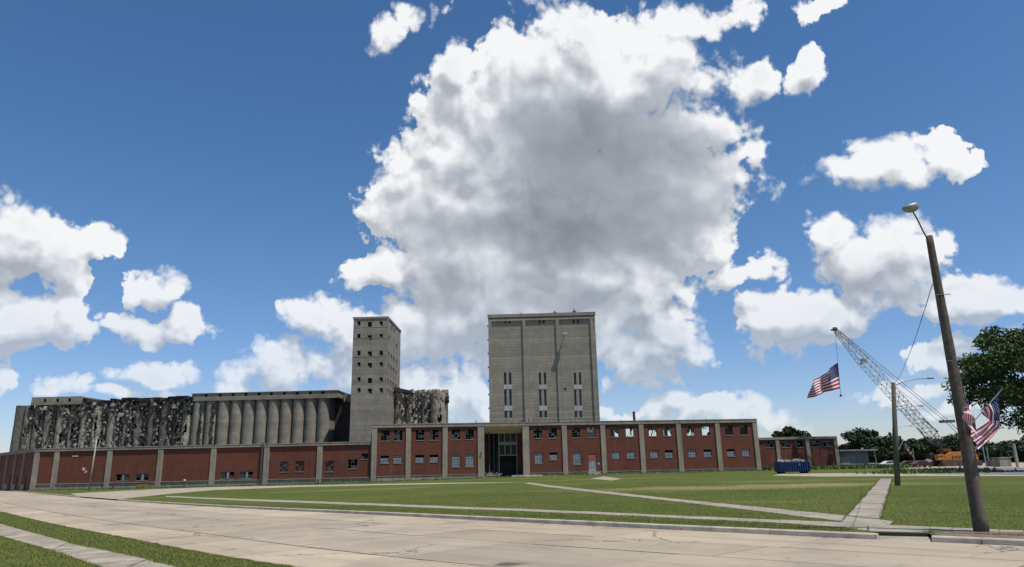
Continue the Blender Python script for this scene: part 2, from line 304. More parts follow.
# ------------------------------------------------------------------ mesh helpers
class MB:
    def __init__(s): s.v = []; s.f = []; s.mi = []
    def add(s, vs, fs, mi=0):
        k = len(s.v); s.v += [tuple(x) for x in vs]; s.f += [tuple(i+k for i in f) for f in fs]; s.mi += [mi]*len(fs); return s
    def box(s, a, b, mi=0):
        (x0, y0, z0), (x1, y1, z1) = a, b
        return s.add([(x0,y0,z0),(x1,y0,z0),(x1,y1,z0),(x0,y1,z0),(x0,y0,z1),(x1,y0,z1),(x1,y1,z1),(x0,y1,z1)],
                     [(0,3,2,1),(4,5,6,7),(0,1,5,4),(1,2,6,5),(2,3,7,6),(3,0,4,7)], mi)
    def hexa(s, p, mi=0):   # 4 bottom + 4 top corners
        return s.add(p, [(0,3,2,1),(4,5,6,7),(0,1,5,4),(1,2,6,5),(2,3,7,6),(3,0,4,7)], mi)
    def tube(s, pts, rad, n=8, mi=0, caps=True):
        pts = [Vector(p) for p in pts]; rs = rad if isinstance(rad, (list, tuple)) else [rad]*len(pts); k = len(s.v)
        for i, p in enumerate(pts):
            d = (pts[min(i+1, len(pts)-1)]-pts[max(i-1, 0)]).normalized(); u = d.cross(Vector((0, 0, 1)))
            if u.length < .05: u = d.cross(Vector((1, 0, 0)))
            u.normalize(); v = d.cross(u)
            for j in range(n):
                a = 2*math.pi*j/n; s.v.append(tuple(p+(u*math.cos(a)+v*math.sin(a))*rs[i]))
        for i in range(len(pts)-1):
            for j in range(n):
                a = k+i*n+j; b = k+i*n+(j+1) % n; s.f.append((a, b, b+n, a+n)); s.mi.append(mi)
        if caps:
            s.f.append(tuple(k+j for j in reversed(range(n)))); s.f.append(tuple(k+(len(pts)-1)*n+j for j in range(n))); s.mi += [mi]*2
        return s
    def build(s, name, m, parent=None, smooth=False, bevel=0, kind=None):
        me = bpy.data.meshes.new(name); me.from_pydata(s.v, [], s.f)
        for x in (m if isinstance(m, (list, tuple)) else [m]): me.materials.append(M[x] if isinstance(x, str) else x)
        if any(s.mi): me.polygons.foreach_set('material_index', s.mi)
        if smooth: me.polygons.foreach_set('use_smooth', [True]*len(s.f))
        me.update()
        o = bpy.data.objects.new(name, me); C.objects.link(o)
        if parent: o.parent = parent
        if bevel:
            b = o.modifiers.new('bevel', 'BEVEL'); b.width = bevel; b.segments = 2; b.limit_method = 'ANGLE'
        if kind: o['kind'] = kind
        return o
def box(name, a, b, m, parent=None, **k): return MB().box(a, b).build(name, m, parent, **k)
def tag(o, label=None, cat=None, group=None, kind=None):
    for k, v in (('label', label), ('category', cat), ('group', group), ('kind', kind)):
        if v: o[k] = v
    return o
def empty(name, loc, rz=0., label=None, cat=None, group=None, kind=None):
    o = bpy.data.objects.new(name, None); C.objects.link(o); o.location = loc; o.rotation_euler = (0, 0, rz); o.empty_display_size = .3
    return tag(o, label, cat, group, kind)
def copy_tree(o, parent=None):
    c = o.copy(); C.objects.link(c); c.parent = parent
    for ch in list(o.children): copy_tree(ch, c)
    return c
def sheet(name, poly, z, m, parent=None, kind=None, thick=0.):
    """flat polygon laid on the terrain, z above it"""
    bm = bmesh.new(); vs = [bm.verts.new((p[0], p[1], 0)) for p in poly]; bm.faces.new(vs)
    xs = [p[0] for p in poly]
    if min(xs) < 5:
        for k in range(78):
            x = 5-2*k
            if min(xs) < x < max(xs): bmesh.ops.bisect_plane(bm, geom=bm.verts[:]+bm.edges[:]+bm.faces[:], plane_co=(x, 0, 0), plane_no=(1, 0, 0))
    for v in bm.verts: v.co.z = gz(v.co.x)+z
    bmesh.ops.recalc_face_normals(bm, faces=bm.faces[:])
    for f in bm.faces:
        if f.normal.z < 0: f.normal_flip()
    if thick:
        r = bmesh.ops.extrude_face_region(bm, geom=bm.faces[:]); 
        for v in [x for x in r['geom'] if isinstance(x, bmesh.types.BMVert)]: v.co.z -= thick
        bmesh.ops.recalc_face_normals(bm, faces=bm.faces[:])
    me = bpy.data.meshes.new(name); bm.to_mesh(me); bm.free(); me.materials.append(M[m]); o = bpy.data.objects.new(name, me); C.objects.link(o)
    if parent: o.parent = parent
    if kind: o['kind'] = kind
    return o

# ------------------------------------------------------------------ ground, street
SD = Vector((-.712, .702, 0)).normalized(); SN = Vector((SD.y, -SD.x, 0))     # street direction, across (away from camera)
BT = [(-300, 2.), (-40, 2.), (4, .35), (8, .05), (14, -.15), (20, 0), (25, .35), (30, .8), (36, 1.25), (41, 1.6), (49, 2.3), (64, 3.7), (93, 6.6), (130, 10), (260, 22), (1300, 120)]
def bend(t):          # the street curves gently to the left
    for (a, b), (c, d) in zip(BT, BT[1:]):
        if t <= c: return b+(d-b)*(t-a)/(c-a)
    return BT[-1][1]
def S(t, c, z=0.):
    p = SD*t+SN*(c+bend(t)); return Vector((p.x, p.y, z+gz(p.x)))
def st(p): t = p.dot(SD); return (t, p.dot(SN)-bend(t))
KF, KN = 21.35, 9.05      # far kerb face, near edge
TL = [-300, -40, 4, 8, 14, 20, 25, 30, 36, 41, 49, 64, 93, 130, 260, 1200]
sheet('ground', [(-4000, -300), (4000, -300), (4000, 5000), (-4000, 5000)], -.20, 'soil', kind='structure')
tg0 = st(G(927, 540, -.05))[0]; tg1 = st(G(875, 537, -.05))[0]
sheet('lawn', [S(t, KF+.16)[:2] for t in (-300, -40, 4)]+[S(tg0, KF+.16)[:2], G(929, 533.2)[:2], G(873, 532.0)[:2], S(tg1, KF+.16)[:2]]+[S(t, KF+.16)[:2] for t in TL if t > 9]+[S(1200, 900)[:2], S(-300, 900)[:2]], 0., 'lawn', kind='structure')
sheet('verge', [S(t, KN-.02)[:2] for t in TL]+[S(1200, -150)[:2], S(-300, -150)[:2]], -.07, 'lawn', kind='structure')
street = empty('street', (0, 0, 0), kind='structure')
sheet('street_bed', [S(t, KN-.02)[:2] for t in TL[1:-1]]+[S(t, KF+.05)[:2] for t in TL[-2:0:-1]], -.155, 'joint', street)
lanes = [(KN, 11.83), (11.89, 15.75), (15.78, 18.3), (18.33, KF)]
rnd = random.Random(3)
for li, (c0, c1) in enumerate(lanes):
    off = (0., 1.1, .3, 0.)[li]; t = -30+off
    while t < 250:
        ln = 5.6 if t < 70 else 16.; g = .022
        ts = [t+g, t+ln-g]
        if li == 3: ts = [t+g, t+ln-g]
        dz = rnd.uniform(-.004, .006)
        zt = -.13+dz; sk = .25
        cs = []
        for zz in (-.16, zt):
            for (tt, cc) in ((ts[0], c0+.008), (ts[1], c0+.008), (ts[1], c1-.008), (ts[0], c1-.008)):
                p = S(tt-sk*(cc-12)*.3, cc); cs.append((p.x, p.y, gz(p.x)+zz))
        MB().hexa([cs[i] for i in (3, 2, 1, 0, 7, 6, 5, 4)]).build('slab', 'slab' if li in (0, 3) else 'slab_grey', street)
        t += ln
# kerb of the far side: cast lengths, with a dropped crossing by the walk
tg0 = st(G(927, 540, -.05))[0]; tg1 = st(G(875, 537, -.05))[0]; tend = st(G(113, 500, -.05))[0]; tres = st(G(68, 497.4, -.05))[0]
kerb = empty('kerb', (0, 0, 0), kind='structure')
def kerbstone(t0, t1, h0=.02, h1=.02):
    prof = [(KF+.0, -.17), (KF+.03, 0), (KF+.06, None), (KF+.20, None), (KF+.20, -.17)]
    vs = []
    for tt, hh in ((t0, h0), (t1, h1)):
        for c, z in ((KF, -.17), (KF+.02, hh-.03), (KF+.05, hh), (KF+.2, hh), (KF+.2, -.17)):
            p = S(tt, c); vs.append((p.x, p.y, p.z+z))
    MB().add(vs, [(0,1,6,5),(1,2,7,6),(2,3,8,7),(3,4,9,8),(4,3,2,1,0),(5,6,7,8,9)]).build('kerbstone', 'kerb', kerb)
t = -34.
while t < tend-.1:
    t2 = t+3.0
    if t < tg0 < t2: t2 = tg0
    if tg0-.01 <= t < tg1-.01: t2 = tg1; kerbstone(t+.01, t2-.01, -.115, -.115)
    else: kerbstone(t+.012, min(t2, tend)-.012)
    t = t2
t = tres
while t < 230: kerbstone(t+.012, t+3.0-.012); t += 3.0

# sidewalks (slab by slab)
def lerp(a, b, f): return a+(b-a)*f
def walk(name, L1, L2, n, z=.012, m='walk', gap=.012, jit=.006):
    """two edge polylines of the same length; n slabs per stretch"""
    root = empty(name, (0, 0, 0), kind='structure')
    for i in range(len(L1)-1):
        k = n[i] if isinstance(n, (list, tuple)) else n
        for j in range(k):
            a, b, c, d = lerp(L1[i], L1[i+1], j/k), lerp(L1[i], L1[i+1], (j+1)/k), lerp(L2[i], L2[i+1], (j+1)/k), lerp(L2[i], L2[i+1], j/k)
            u = (b-a); g = gap/max(u.length, .01); g = min(g, .1)
            a, b = lerp(a, b, g), lerp(a, b, 1-g); d, c = lerp(d, c, g), lerp(d, c, 1-g); zz = z+rnd.uniform(-jit, jit)
            top = [(p.x, p.y, gz(p.x)+zz) for p in (a, b, c, d)]; bot = [(p.x, p.y, gz(p.x)-.06) for p in (a, b, c, d)]
            ar = (b-a).cross(d-a).z
            if ar < 0: top.reverse(); bot.reverse()
            MB().hexa(bot+top).build('slab', m, root)
    return root
# walk running away from the street
walk('walk', [G(847, 515.8), G(880, 478.8)], [G(880, 519.2), G(892.5, 478.8)], 24, gap=.035, jit=.012)
def GL(*p, z=0.): return [G(x, y, z) for x, y in p]
walk('sidewalk', GL((847, 522.6), (780, 520), (650, 514.6), (475, 507.4), (300, 500.9), (166, 495.8)), GL((841, 527.4), (780, 523.3), (650, 517.1), (475, 509.7), (300, 502.9), (166, 496.9)), [3, 7, 9, 9, 9], gap=.007)
walk('lawn_path', GL((845, 515.7), (766, 508), (683, 499.8), (600, 490.9), (549, 485.3), (530, 482.5)), GL((841, 521.3), (766, 512.3), (683, 502.6), (600, 493.3), (549, 487.2), (524, 483.3)), [6, 8, 9, 6, 3], gap=.008)
pad = empty('crossing_pad', (0, 0, 0), kind='structure')
for pts in (((847, 516.1), (880, 519.5), (888, 524.9), (841, 522.4)), ((841, 522.7), (888, 525.2), (872, 531.3), (842, 527.6)), ((888.6, 525.1), (930, 527), (928, 532.6), (872.8, 531.4)), ((880.6, 519.7), (893, 521.4), (889, 524.8), (888.2, 524.6))):
    q4 = [G(x, y) for x, y in pts]; zz = rnd.uniform(.002, .012)
    MB().hexa([(p.x, p.y, -.14) for p in q4][::-1]+[(p.x, p.y, gz(p.x)+zz) for p in q4][::-1]).build('slab', 'walk', pad)
walk('kerbside_walk', GL((930.5, 527), (1024, 530.6), (1150, 536)), GL((928.5, 530.4), (1024, 532.4), (1150, 538)), [4, 6], z=.008)
rq = [S(tg1-.03, KF+.21), S(tg0+.03, KF+.21)]; rt = GL((929, 533.2), (873, 532.0))
MB().hexa([(p.x, p.y, -.19) for p in rq+rt]+[(p.x, p.y, gz(p.x)-.115+(.02 if k > 1 else 0)) for k, p in enumerate(rq+rt)]).build('ramp', 'walk', pad)
cutp = rq+rt
sheet('bare_strip', [p[:2] for p in GL((929.5, 530.6), (1024, 532.6), (1100, 536))]+[S(-14, KF+.21)[:2], S(tg0-.15, KF+.21)[:2]], .006, 'soil', kind='structure')
n0 = GL((-70, 506), (0, 524.2), (68, 543), (120, 554.5), (178, 567.5), (250, 586), z=-.07)
n1 = GL((-70, 515), (0, 536.6), (51, 551), (99, 567), (135, 580), (190, 605), z=-.07)
walk('near_sidewalk', n0, n1, [3, 3, 2, 2, 2], z=-.045, jit=.012, m='worn_walk', gap=.02)
# pale drive running along the building front
dlo = [(165, 494.3), (215, 490), (300, 486.9), (380, 485.2), (460, 483.6)]; dhi = [(530, 482.6), (460, 482.6), (380, 483.9), (300, 485.3), (215, 487), (160, 489), (110, 491.5), (70, 493.6)]
def poly_px(pts, z=0.): return [G(x, y, z)[:2] for x, y in pts]
sheet('gravel_drive', [S(tres, KF-.02)[:2], S((tres+tend)/2, KF-.02)[:2], S(tend, KF-.02)[:2]]+poly_px(dlo+dhi), .008, 'gravel', kind='structure')
# lane behind the lawn on the right
sheet('back_lane', poly_px([(772, 475.6), (820, 476.6), (900, 476.2), (1100, 476.0), (1100, 470.5), (985, 470.5), (900, 473.2), (840, 473.2), (780, 474.0)]), .010, 'gravel', kind='structure')
sheet('asphalt_road', poly_px([(930, 474.2), (1100, 475.6), (1100, 468.2), (980, 467.6), (930, 471.5)]), .020, 'asphalt', kind='structure')
sheet('gravel_yard', poly_px([(905, 470.5), (1100, 467.5), (1100, 462.2), (905, 463.5)]), .006, 'gravel', kind='structure')
sheet('door_pad', poly_px([(590, 478.6), (612, 480.6), (622, 478.8), (604, 476.4)]), .010, 'walk', kind='structure')
sheet('crossing_walk', poly_px([(905, 472.8), (912, 476), (918, 476), (911, 472.8)]), .026, 'walk', kind='structure')

# ------------------------------------------------------------------ facades
def wall(mb, s0, s1, z0, z1, holes, d0, d1, mi=0):
    """wall box from s0..s1 x z0..z1 with rectangular holes, depth d0..d1"""
    xs = sorted({s0, s1, *[h[0] for h in holes], *[h[1] for h in holes]}); 
    for a, b in zip(xs, xs[1:]):
        m = (a+b)/2; cuts = sorted([(h[2], h[3]) for h in holes if h[0] < m < h[1]]); z = z0
        for c0, c1 in cuts:
            if c0 > z: mb.box((a, d0, z), (b, d1, c0), mi)
            z = c1
        if z < z1: mb.box((a, d0, z), (b, d1, z1), mi)
def window(parent, s0, s1, z0, z1, d, style, rr):
    """style: dark (broken dark sash), block (glass block fill), mixed (half each), open"""
    fr = MB(); t = .07; dd = d+.12
    w_, h_ = s1-s0, z1-z0
    fr.box((s0, dd, z0), (s0+t, dd+.1, z1)); fr.box((s1-t, dd, z0), (s1, dd+.1, z1)); fr.box((s0+t, dd, z0), (s1-t, dd+.1, z0+t)); fr.box((s0+t, dd, z1-t), (s1-t, dd+.1, z1))
    if style != 'open':
        for i in (1, 2): x = s0+w_*i/3; fr.box((x-.025, dd+.02, z0+t), (x+.025, dd+.08, z1-t))
        nz = max(2, round(h_/.55))
        for i in range(1, nz): z = z0+h_*i/nz; fr.box((s0+t, dd+.025, z-.022), (s1-t, dd+.075, z+.022))
    f = fr.build('window', 'steel', parent)
    MB().box((s0-.06, d-.07, z0-.12), (s1+.06, d+.12, z0-.002)).build('sill', 'concrete', f)
    if style in ('dark', 'mixed', 'block'):
        pm = MB(); nz = max(2, round(h_/.55)); zs = z0+t; ze = z1-t
        for i in range(3):
            for j in range(nz):
                x0 = s0+w_*i/3+.03; x1 = s0+w_*(i+1)/3-.03; a = z0+h_*j/nz+.03; b = z0+h_*(j+1)/nz-.03
                if style == 'dark' and rr.random() < .6: continue
                lowhalf = j < nz/2
                if style == 'mixed' and not lowhalf: continue
                pm.box((x0, dd+.035, a), (x1, dd+.065, b), 0)
        if pm.v: pm.build('pane', 'glass' if style == 'dark' else 'glass_block', f, kind='stuff')
    if style == 'open':   # hanging scraps of torn roof lining and twisted sash
        pm = MB()
        for k in range(rr.randint(1, 2)):
            x = rr.uniform(s0, s1); l = rr.uniform(.2, .9)*h_; up = rr.random() < .65; zz = z1 if up else z0; e = -l if up else l*.6
            wd = rr.uniform(.12, .5); pm.add([(x-wd, dd+.3, zz), (x+wd, dd+.35, zz), (x+rr.uniform(-.4, .5), dd+.5, zz+e), (x-wd*.4, dd+.45, zz+e*.6)], [(0, 1, 2, 3)]); 
            pm.tube([(x, dd+.2, zz), (x+rr.uniform(-.5, .5), dd+.4, zz+e*.8)], .035, 4)
        pm.build('torn_lining', 'dark_void', f, kind='stuff')
    return f

# ---- main two storey wing
FM = Frame(*G(376.5, 478.6)[:2], 0)
FM = Frame(-28.9, 148.5, 6.6)
HM = FM.L(375.5, 424.5)[1]
# piers as px at their middle, mid height ~ 450
pier_px = [374.2, 408.3, 445, 481, 526, 564.8, 603.6, 642.3, 680, 719, 757]
PS = [FM.L(x, 450)[0] for x in pier_px]; HT = HM
wing = empty('factory_wing', FM.o, FM.yaw, 'long two storey red brick wing with pale concrete piers and a recessed tall glass entrance', 'building')
PW = .52; PL = FM.L(430, 475.6)[1]   # pier half width, plinth height
avg = lambda *a: sum(a)/len(a)
zU0, zU1 = avg(FM.L(384, 439)[1], FM.L(612, 438.8)[1]), avg(FM.L(384, 429)[1], FM.L(612, 428.2)[1])
zL0, zL1 = avg(FM.L(384, 462)[1], FM.L(612, 458.8)[1], FM.L(700, 457.8)[1]), avg(FM.L(384, 454.8)[1], FM.L(612, 452)[1])
print('rows', [round(v, 2) for v in (FM.L(384, 439)[1], FM.L(612, 438.8)[1], FM.L(384, 462)[1], FM.L(612, 458.8)[1], PL, FM.L(700, 471.5)[1])])
for i, s in enumerate(PS):
    w_ = PW if i not in (3, 4) else .68
    MB().box((s-w_, -.24, -.9), (s+w_, .5, HT-.72)).build('pier', 'concrete', wing, bevel=.03)
for a, b in zip(PS, PS[1:]):   # frieze slabs butt over the piers
    i = PS.index(a)
    MB().box((a+(0 if i else -PW), -.30, HT-.717), (b-.02+(PW+.02 if b == PS[-1] else 0), .55, HT-.1)).build('frieze', 'concrete', wing, bevel=.03)
MB().box((PS[0]-PW-.1, -.36, HT-.097), (PS[-1]+PW+.1, .7, HT+.06)).build('coping', 'plinth', wing)
ww = 1.75; DEP = 20.
styles_low = {0: 'mb', 1: 'mm', 2: 'tt', 4: 'tm', 5: 't.', 6: 'bb', 7: 'bm', 8: 'bm', 9: 'mb'}
rr = random.Random(11)
for i in range(10):
    a, b = PS[i]+PW+.002, PS[i+1]-PW-.002
    if i in (3, 4): a += .13
    if i in (2, 3): b -= .13
    if i == 3: continue
    W = b-a; holes = []; wins = []
    for j, fx in enumerate((.28, .73)):
        c = a+W*fx
        holes.append((c-ww/2, c+ww/2, zU0, zU1)); wins.append((holes[-1], 'open' if i >= 6 else 'dark'))
        code = styles_low[i][j]
        if code == '.':
            dh = (c-.85, c+.85, .55, 4.3); holes.append(dh); continue
        lo_ = zL0-(1.05 if code == 't' and not (i == 4) else (.7 if code == 't' else 0)); h = (c-ww/2, c+ww/2, lo_, zL1)
        holes.append(h); wins.append((h, {'m': 'mixed', 'b': 'block', 't': 'block'}[code]))
    mb = MB(); wall(mb, a, b, PL, HT-.72, holes, 0, .32); mb.build('brick_panel', 'brick', wing)
    for h, stl in wins: window(wing, *h, 0, stl, rr)
    MB().box((a, -.10, -.95), (b, .4, PL-.002)).build('plinth', 'plinth', wing)
    MB().box((a, -.2, PL), (b, -.003, PL+.10)).build('ledge', 'concrete', wing)
    # floor slab between storeys
# door in bay 5
a, b = PS[5]+PW, PS[6]-PW; c = a+(b-a)*.73
dr_ = MB(); dr_.box((c-.84, .12, .55), (c+.84, .2, .62)); 
for x0, x1 in ((c-.83, c-.02), (c+.02, c+.83)):
    dr_.box((x0, .14, .62), (x0+.12, .2, 2.85)); dr_.box((x1-.12, .14, .62), (x1, .2, 2.85)); dr_.box((x0+.12, .14, .62), (x1-.12, .2, .95)); dr_.box((x0+.12, .14, 2.7), (x1-.12, .2, 2.85)); dr_.box((x0+.12, .14, 1.6), (x1-.12, .2, 1.7))
do = dr_.build('door', 'white_panel', wing); MB().box((c-.72, .16, .95), (c+.72, .18, 2.7)).build('pane', 'glass_block', do)
MB().box((c+.05, .10, 1.62), (c+.09, .14, 1.9)).build('handle', 'steel', do)
box('transom_panel', (c-.84, .1, 2.87), (c+.84, .2, 4.28), 'pink', wing)
box('door_step', (c-1.3, -1.3, -.1), (c+1.3, -.205, .5), 'pale_concrete', wing, bevel=.03)
box('door_sign', (c+1.05, -.05, 2.0), (c+1.5, -.003, 2.4), 'white_panel', wing)
# entrance: recess between the two wide piers
a, b = PS[3]+.68, PS[4]-.68; RD = 6.5
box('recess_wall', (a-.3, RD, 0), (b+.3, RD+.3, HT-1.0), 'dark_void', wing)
MB().box((a-.3, .5, 0), (a, RD, HT-1.0)).build('side_wall', 'brick', wing)
MB().box((b, .5, 0), (b+.3, RD, HT-1.0)).build('side_wall', 'brick', wing)
g0, g1 = FM.L(499, 455, 3.)[0], FM.L(516.8, 455, 3.)[0]
MB().box((g1+.05, 3., 0), (b-.002, 3.3, HT-1.0)).build('brick_panel', 'brick', wing)
MB().box((a+.002, 5.2, 0), (a+1.6, 5.5, HT-1.0)).build('brick_panel', 'brick', wing)
MB().hexa([(a, -.1, HT-.80), (b, -.1, HT-.80), (b, 2.9, HT-2.1), (a, 2.9, HT-2.1), (a, -.1, HT-.72), (b, -.1, HT-.72), (b, 2.9, HT-.73), (a, 2.9, HT-.73)]).build('soffit', 'pale_soffit', wing)
cw = MB()
zt = HT-1.9; zm1 = FM.L(508, 455.3, 3.)[1]; zm2 = FM.L(508, 443.3, 3.)[1]
for k in range(4):
    x = lerp(g0, g1, k/3); z_ = 0 if k in (0, 3) else zm1; cw.box((x-.10, 2.95, z_), (x+.10, 3.1, zt))
cw.box((g0+.06, 2.96, zm1-.1), (g1-.06, 3.09, zm1+.12))
for k in range(3):
    x0, x1 = lerp(g0, g1, k/3)+.06, lerp(g0, g1, (k+1)/3)-.06; cw.box((x0, 2.97, zm2-.35), (x1, 3.08, zm2+.3))
cf = cw.build('entrance_frame', 'concrete', wing)
for k in range(3):
    x0, x1 = lerp(g0, g1, k/3)+.08, lerp(g0, g1, (k+1)/3)-.08
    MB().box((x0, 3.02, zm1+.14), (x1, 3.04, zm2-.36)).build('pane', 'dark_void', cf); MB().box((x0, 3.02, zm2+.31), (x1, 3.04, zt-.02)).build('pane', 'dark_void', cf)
cols = MB()
for x, y in ((a+1.2, 2.2), (a+2.3, 3.6), (a+3.1, 4.6)): cols.tube([(x, y, 0), (x, y, HT-1.0)], .12, 8)
cols.build('inner_post', 'crane_dark', wing)
box('entrance_floor', (a-.2, -2.2, -.9), (b+.2, RD, -.1), 'pale_concrete', wing)
box('entrance_step', (b-2.6, -1.9, -.097), (b+.3, -.4, .25), 'pale_concrete', wing, bevel=.03)
jb = MB(); jr = random.Random(5)
for k in range(34):
    p = Vector((jr.uniform(a+.2, a+3.4), jr.uniform(.3, 2.5), .12)); q2 = p+Vector((jr.uniform(-.9, .9), jr.uniform(-.4, .4), jr.uniform(.1, .9))); jb.tube([p, q2], jr.uniform(.03, .07), 4)
tag(jb.build('scrap_pile', 'plinth'), 'tangled scrap metal lying in the left of the dark entrance recess', 'scrap').matrix_world = Matrix.Translation(FM.o) @ Matrix.Rotation(FM.yaw, 4, 'Z')
jb = MB()
for k in range(60):
    x = jr.gauss(b+1.2, 1.3); y = jr.uniform(-2.4, -.6); s_ = jr.uniform(.08, .3); h = s_*jr.uniform(.5, 1.)
    jb.hexa([(x-s_, y-s_*.8, -.02), (x+s_*.9, y-s_, -.02), (x+s_, y+s_, -.02), (x-s_*.7, y+s_, -.02), (x-s_*.6, y-s_*.5, h), (x+s_*.5, y-s_*.7, h*.8), (x+s_*.6, y+s_*.5, h), (x-s_*.5, y+s_*.6, h*1.1)])
o = tag(jb.build('rubble_heap', 'rubble'), 'low scatter of pale concrete rubble right of the entrance step', 'rubble', kind='stuff'); o.matrix_world = Matrix.Translation(FM.o) @ Matrix.Rotation(FM.yaw, 4, 'Z')
box('wall_lamp', (PS[3]-.1, -.5, 4.6), (PS[3]+.15, -.345, 5.1), 'steel', wing)
# inside and roof: bays 1-6 closed, the rest gutted and open to the sky
e6 = PS[6]
box('roof', (PS[0]-.3, .56, HT-.55), (e6+.2, DEP, HT-.25), 'plinth', wing)
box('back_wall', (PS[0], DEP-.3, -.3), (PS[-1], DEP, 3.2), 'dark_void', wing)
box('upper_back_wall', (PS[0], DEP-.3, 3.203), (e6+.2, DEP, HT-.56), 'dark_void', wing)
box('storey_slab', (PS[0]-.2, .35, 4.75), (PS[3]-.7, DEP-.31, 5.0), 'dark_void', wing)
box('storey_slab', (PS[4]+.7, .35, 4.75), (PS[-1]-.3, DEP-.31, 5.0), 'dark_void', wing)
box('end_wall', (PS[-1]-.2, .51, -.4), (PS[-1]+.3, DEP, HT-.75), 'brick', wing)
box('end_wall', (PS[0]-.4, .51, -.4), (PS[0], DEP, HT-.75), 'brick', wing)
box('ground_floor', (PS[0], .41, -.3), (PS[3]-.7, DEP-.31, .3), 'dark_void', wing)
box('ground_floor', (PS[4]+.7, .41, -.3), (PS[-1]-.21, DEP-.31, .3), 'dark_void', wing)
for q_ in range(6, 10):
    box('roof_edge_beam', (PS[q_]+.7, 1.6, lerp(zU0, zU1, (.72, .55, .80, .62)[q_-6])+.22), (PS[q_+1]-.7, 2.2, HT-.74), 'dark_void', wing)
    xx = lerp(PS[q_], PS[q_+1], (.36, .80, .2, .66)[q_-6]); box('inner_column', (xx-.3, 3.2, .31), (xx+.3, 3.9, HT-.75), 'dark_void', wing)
sc_ = MB()
for k in range(30):   # torn beams and mesh left standing inside the gutted bays
    x = rr.uniform(PS[8]-3, PS[-1]-.5) if k % 3 else rr.uniform(e6+1, PS[8]); y = rr.uniform(1, 12); z = HT-.9
    l = rr.uniform(.8, 2.6); sc_.tube([(x, y, z+.2), (x+rr.uniform(-1.2, 1.2), y+rr.uniform(-.5, .5), z-l)], rr.uniform(.04, .12), 4)
    if k % 4 == 0: sc_.tube([(x, y, z), (x+rr.uniform(2, 5), y, z-rr.uniform(-.1, .6))], .1, 4)
    if k % 5 == 0: sc_.add([(x, y, z), (x+1.6, y+.3, z-.2), (x+1.3, y, z-1.6), (x+.3, y+.1, z-1.1)], [(0, 1, 2, 3)])
sc_.build('torn_framing', 'dark_void', wing, kind='stuff')
box('back_wall_remnant', (PS[8]+1, DEP-.3, 3.203), (PS[-1], DEP, 5.0), 'plinth', wing)
# roof pipe
sp, zp = FM.L(634.5, 423, 6.); _, zp2 = FM.L(634, 411.5, 6.)
MB().tube([(sp, 6, HT-2), (sp, 6, zp2)], .28, 10).build('vent_pipe', 'rust', wing)
mr_ = MB()
sq = FM.L(476, 420, 2.)[0]
mr_.tube([(sq, 2, HT), (sq, 2, HT+.7)], .1, 6); mr_.tube([(PS[4]-1, 2, HT), (PS[4]+.2, 2, HT+.9)], .2, 6); mr_.tube([(PS[4]+.9, 2, HT), (PS[4]+1., 2, HT+.6)], .12, 6)
mr_.tube([(PS[4]+2, 1.6, HT+.75), (PS[6]-2, 1.6, HT+.75)], .07, 4)
for k in range(12): x = lerp(PS[4]+2, PS[6]-2, k/11); mr_.tube([(x, 1.6, HT), (x, 1.6, HT+.75)], .05, 4)
mr_.build('roof_railing', 'steel', wing, kind='stuff')

# ---- left one storey wing (runs left, then turns along the street)
jx = FM.o+FM.e*(PS[0]-PW-.12)
FL = Frame(jx.x, jx.y+.4, -1.4)
HL = FL.L(368, 441.6)[1]
lw = empty('low_factory_wing', FL.o, FL.yaw, 'low one storey red brick wing with pale piers left of the taller wing', 'building')
lp = [56, 109, 160, 213, 266.2, 319.5]; LS = [FL.L(x, 465)[0] for x in lp]; s_end = 0.; s_c = FL.L(35.5, 470)[0]
allp = [s_c]+LS
def lowz(s): return gz(FL.o.x+FL.e.x*s)
for s in allp: MB().box((s-.55, -.24, lowz(s)-.5), (s+.55, .5, HL-.6)).build('pier', 'concrete', lw, bevel=.03)
edges = allp+[s_end]
PLZ = FL.L(240, 479.9)[1]
print('left', FL.L(0, 454)[0], s_c, HL, PLZ, [round(x, 1) for x in LS])
def holes_px(F_, lst): 
    o = []
    for (x0, x1, y0, y1) in lst:
        a_, z1_ = F_.L(x0, y0); b_, z0_ = F_.L(x1, y1); o.append((a_, b_, z0_, z1_))
    return o
lwin = {2: [(116.5, 128.5, 474.3, 480.6), (136, 148, 473.9, 480.3)], 4: [(220.5, 234, 472, 478.6), (240, 252.5, 471.8, 478.4)], 5: [(280, 288, 461.5, 471.8), (295.5, 304, 461, 471.5)], 6: [(325, 333.5, 461, 471.5), (348, 357, 459.5, 468.5), (361.5, 368, 453.5, 459)]}
for i in range(len(edges)-1):
    a = edges[i]+.552; b = edges[i+1]-(.552 if i < len(edges)-2 else .05)
    hs = holes_px(FL, lwin.get(i, [])); mb = MB(); wall(mb, a, b, PLZ, HL-.6, hs, 0, .32); mb.build('brick_panel', 'brick', lw)
    for j, h in enumerate(hs):
        f = window(lw, *h, 0, 'dark', rr)
        if i in (2, 4): MB().box((lerp(h[0], h[1], .45), .05, h[2]+.07), (lerp(h[0], h[1], .62), .11, h[3]-.07)).build('shutter', 'galv', f)
        if i in (5,) or (i == 6 and j == 0): MB().box((h[0]+.08, .30, h[2]+.08), (h[1]-.08, .36, h[3]-.08)).build('infill', 'brick', f)
    MB().box((a, -.10, -1.5), (b, .4, PLZ-.12)).build('plinth', 'plinth', lw)
    MB().box((a, -.26, PLZ-.118), (b, -.003, PLZ+.02)).build('ledge', 'concrete', lw)
    MB().box((edges[i]+(-.55 if i == 0 else 0), -.30, HL-.598), (edges[i+1]-.02, .55, HL-.1)).build('frieze', 'concrete', lw, bevel=.03)
MB().box((s_c-.6, -.36, HL-.097), (s_end-.02, .7, HL+.05)).build('coping', 'plinth', lw)
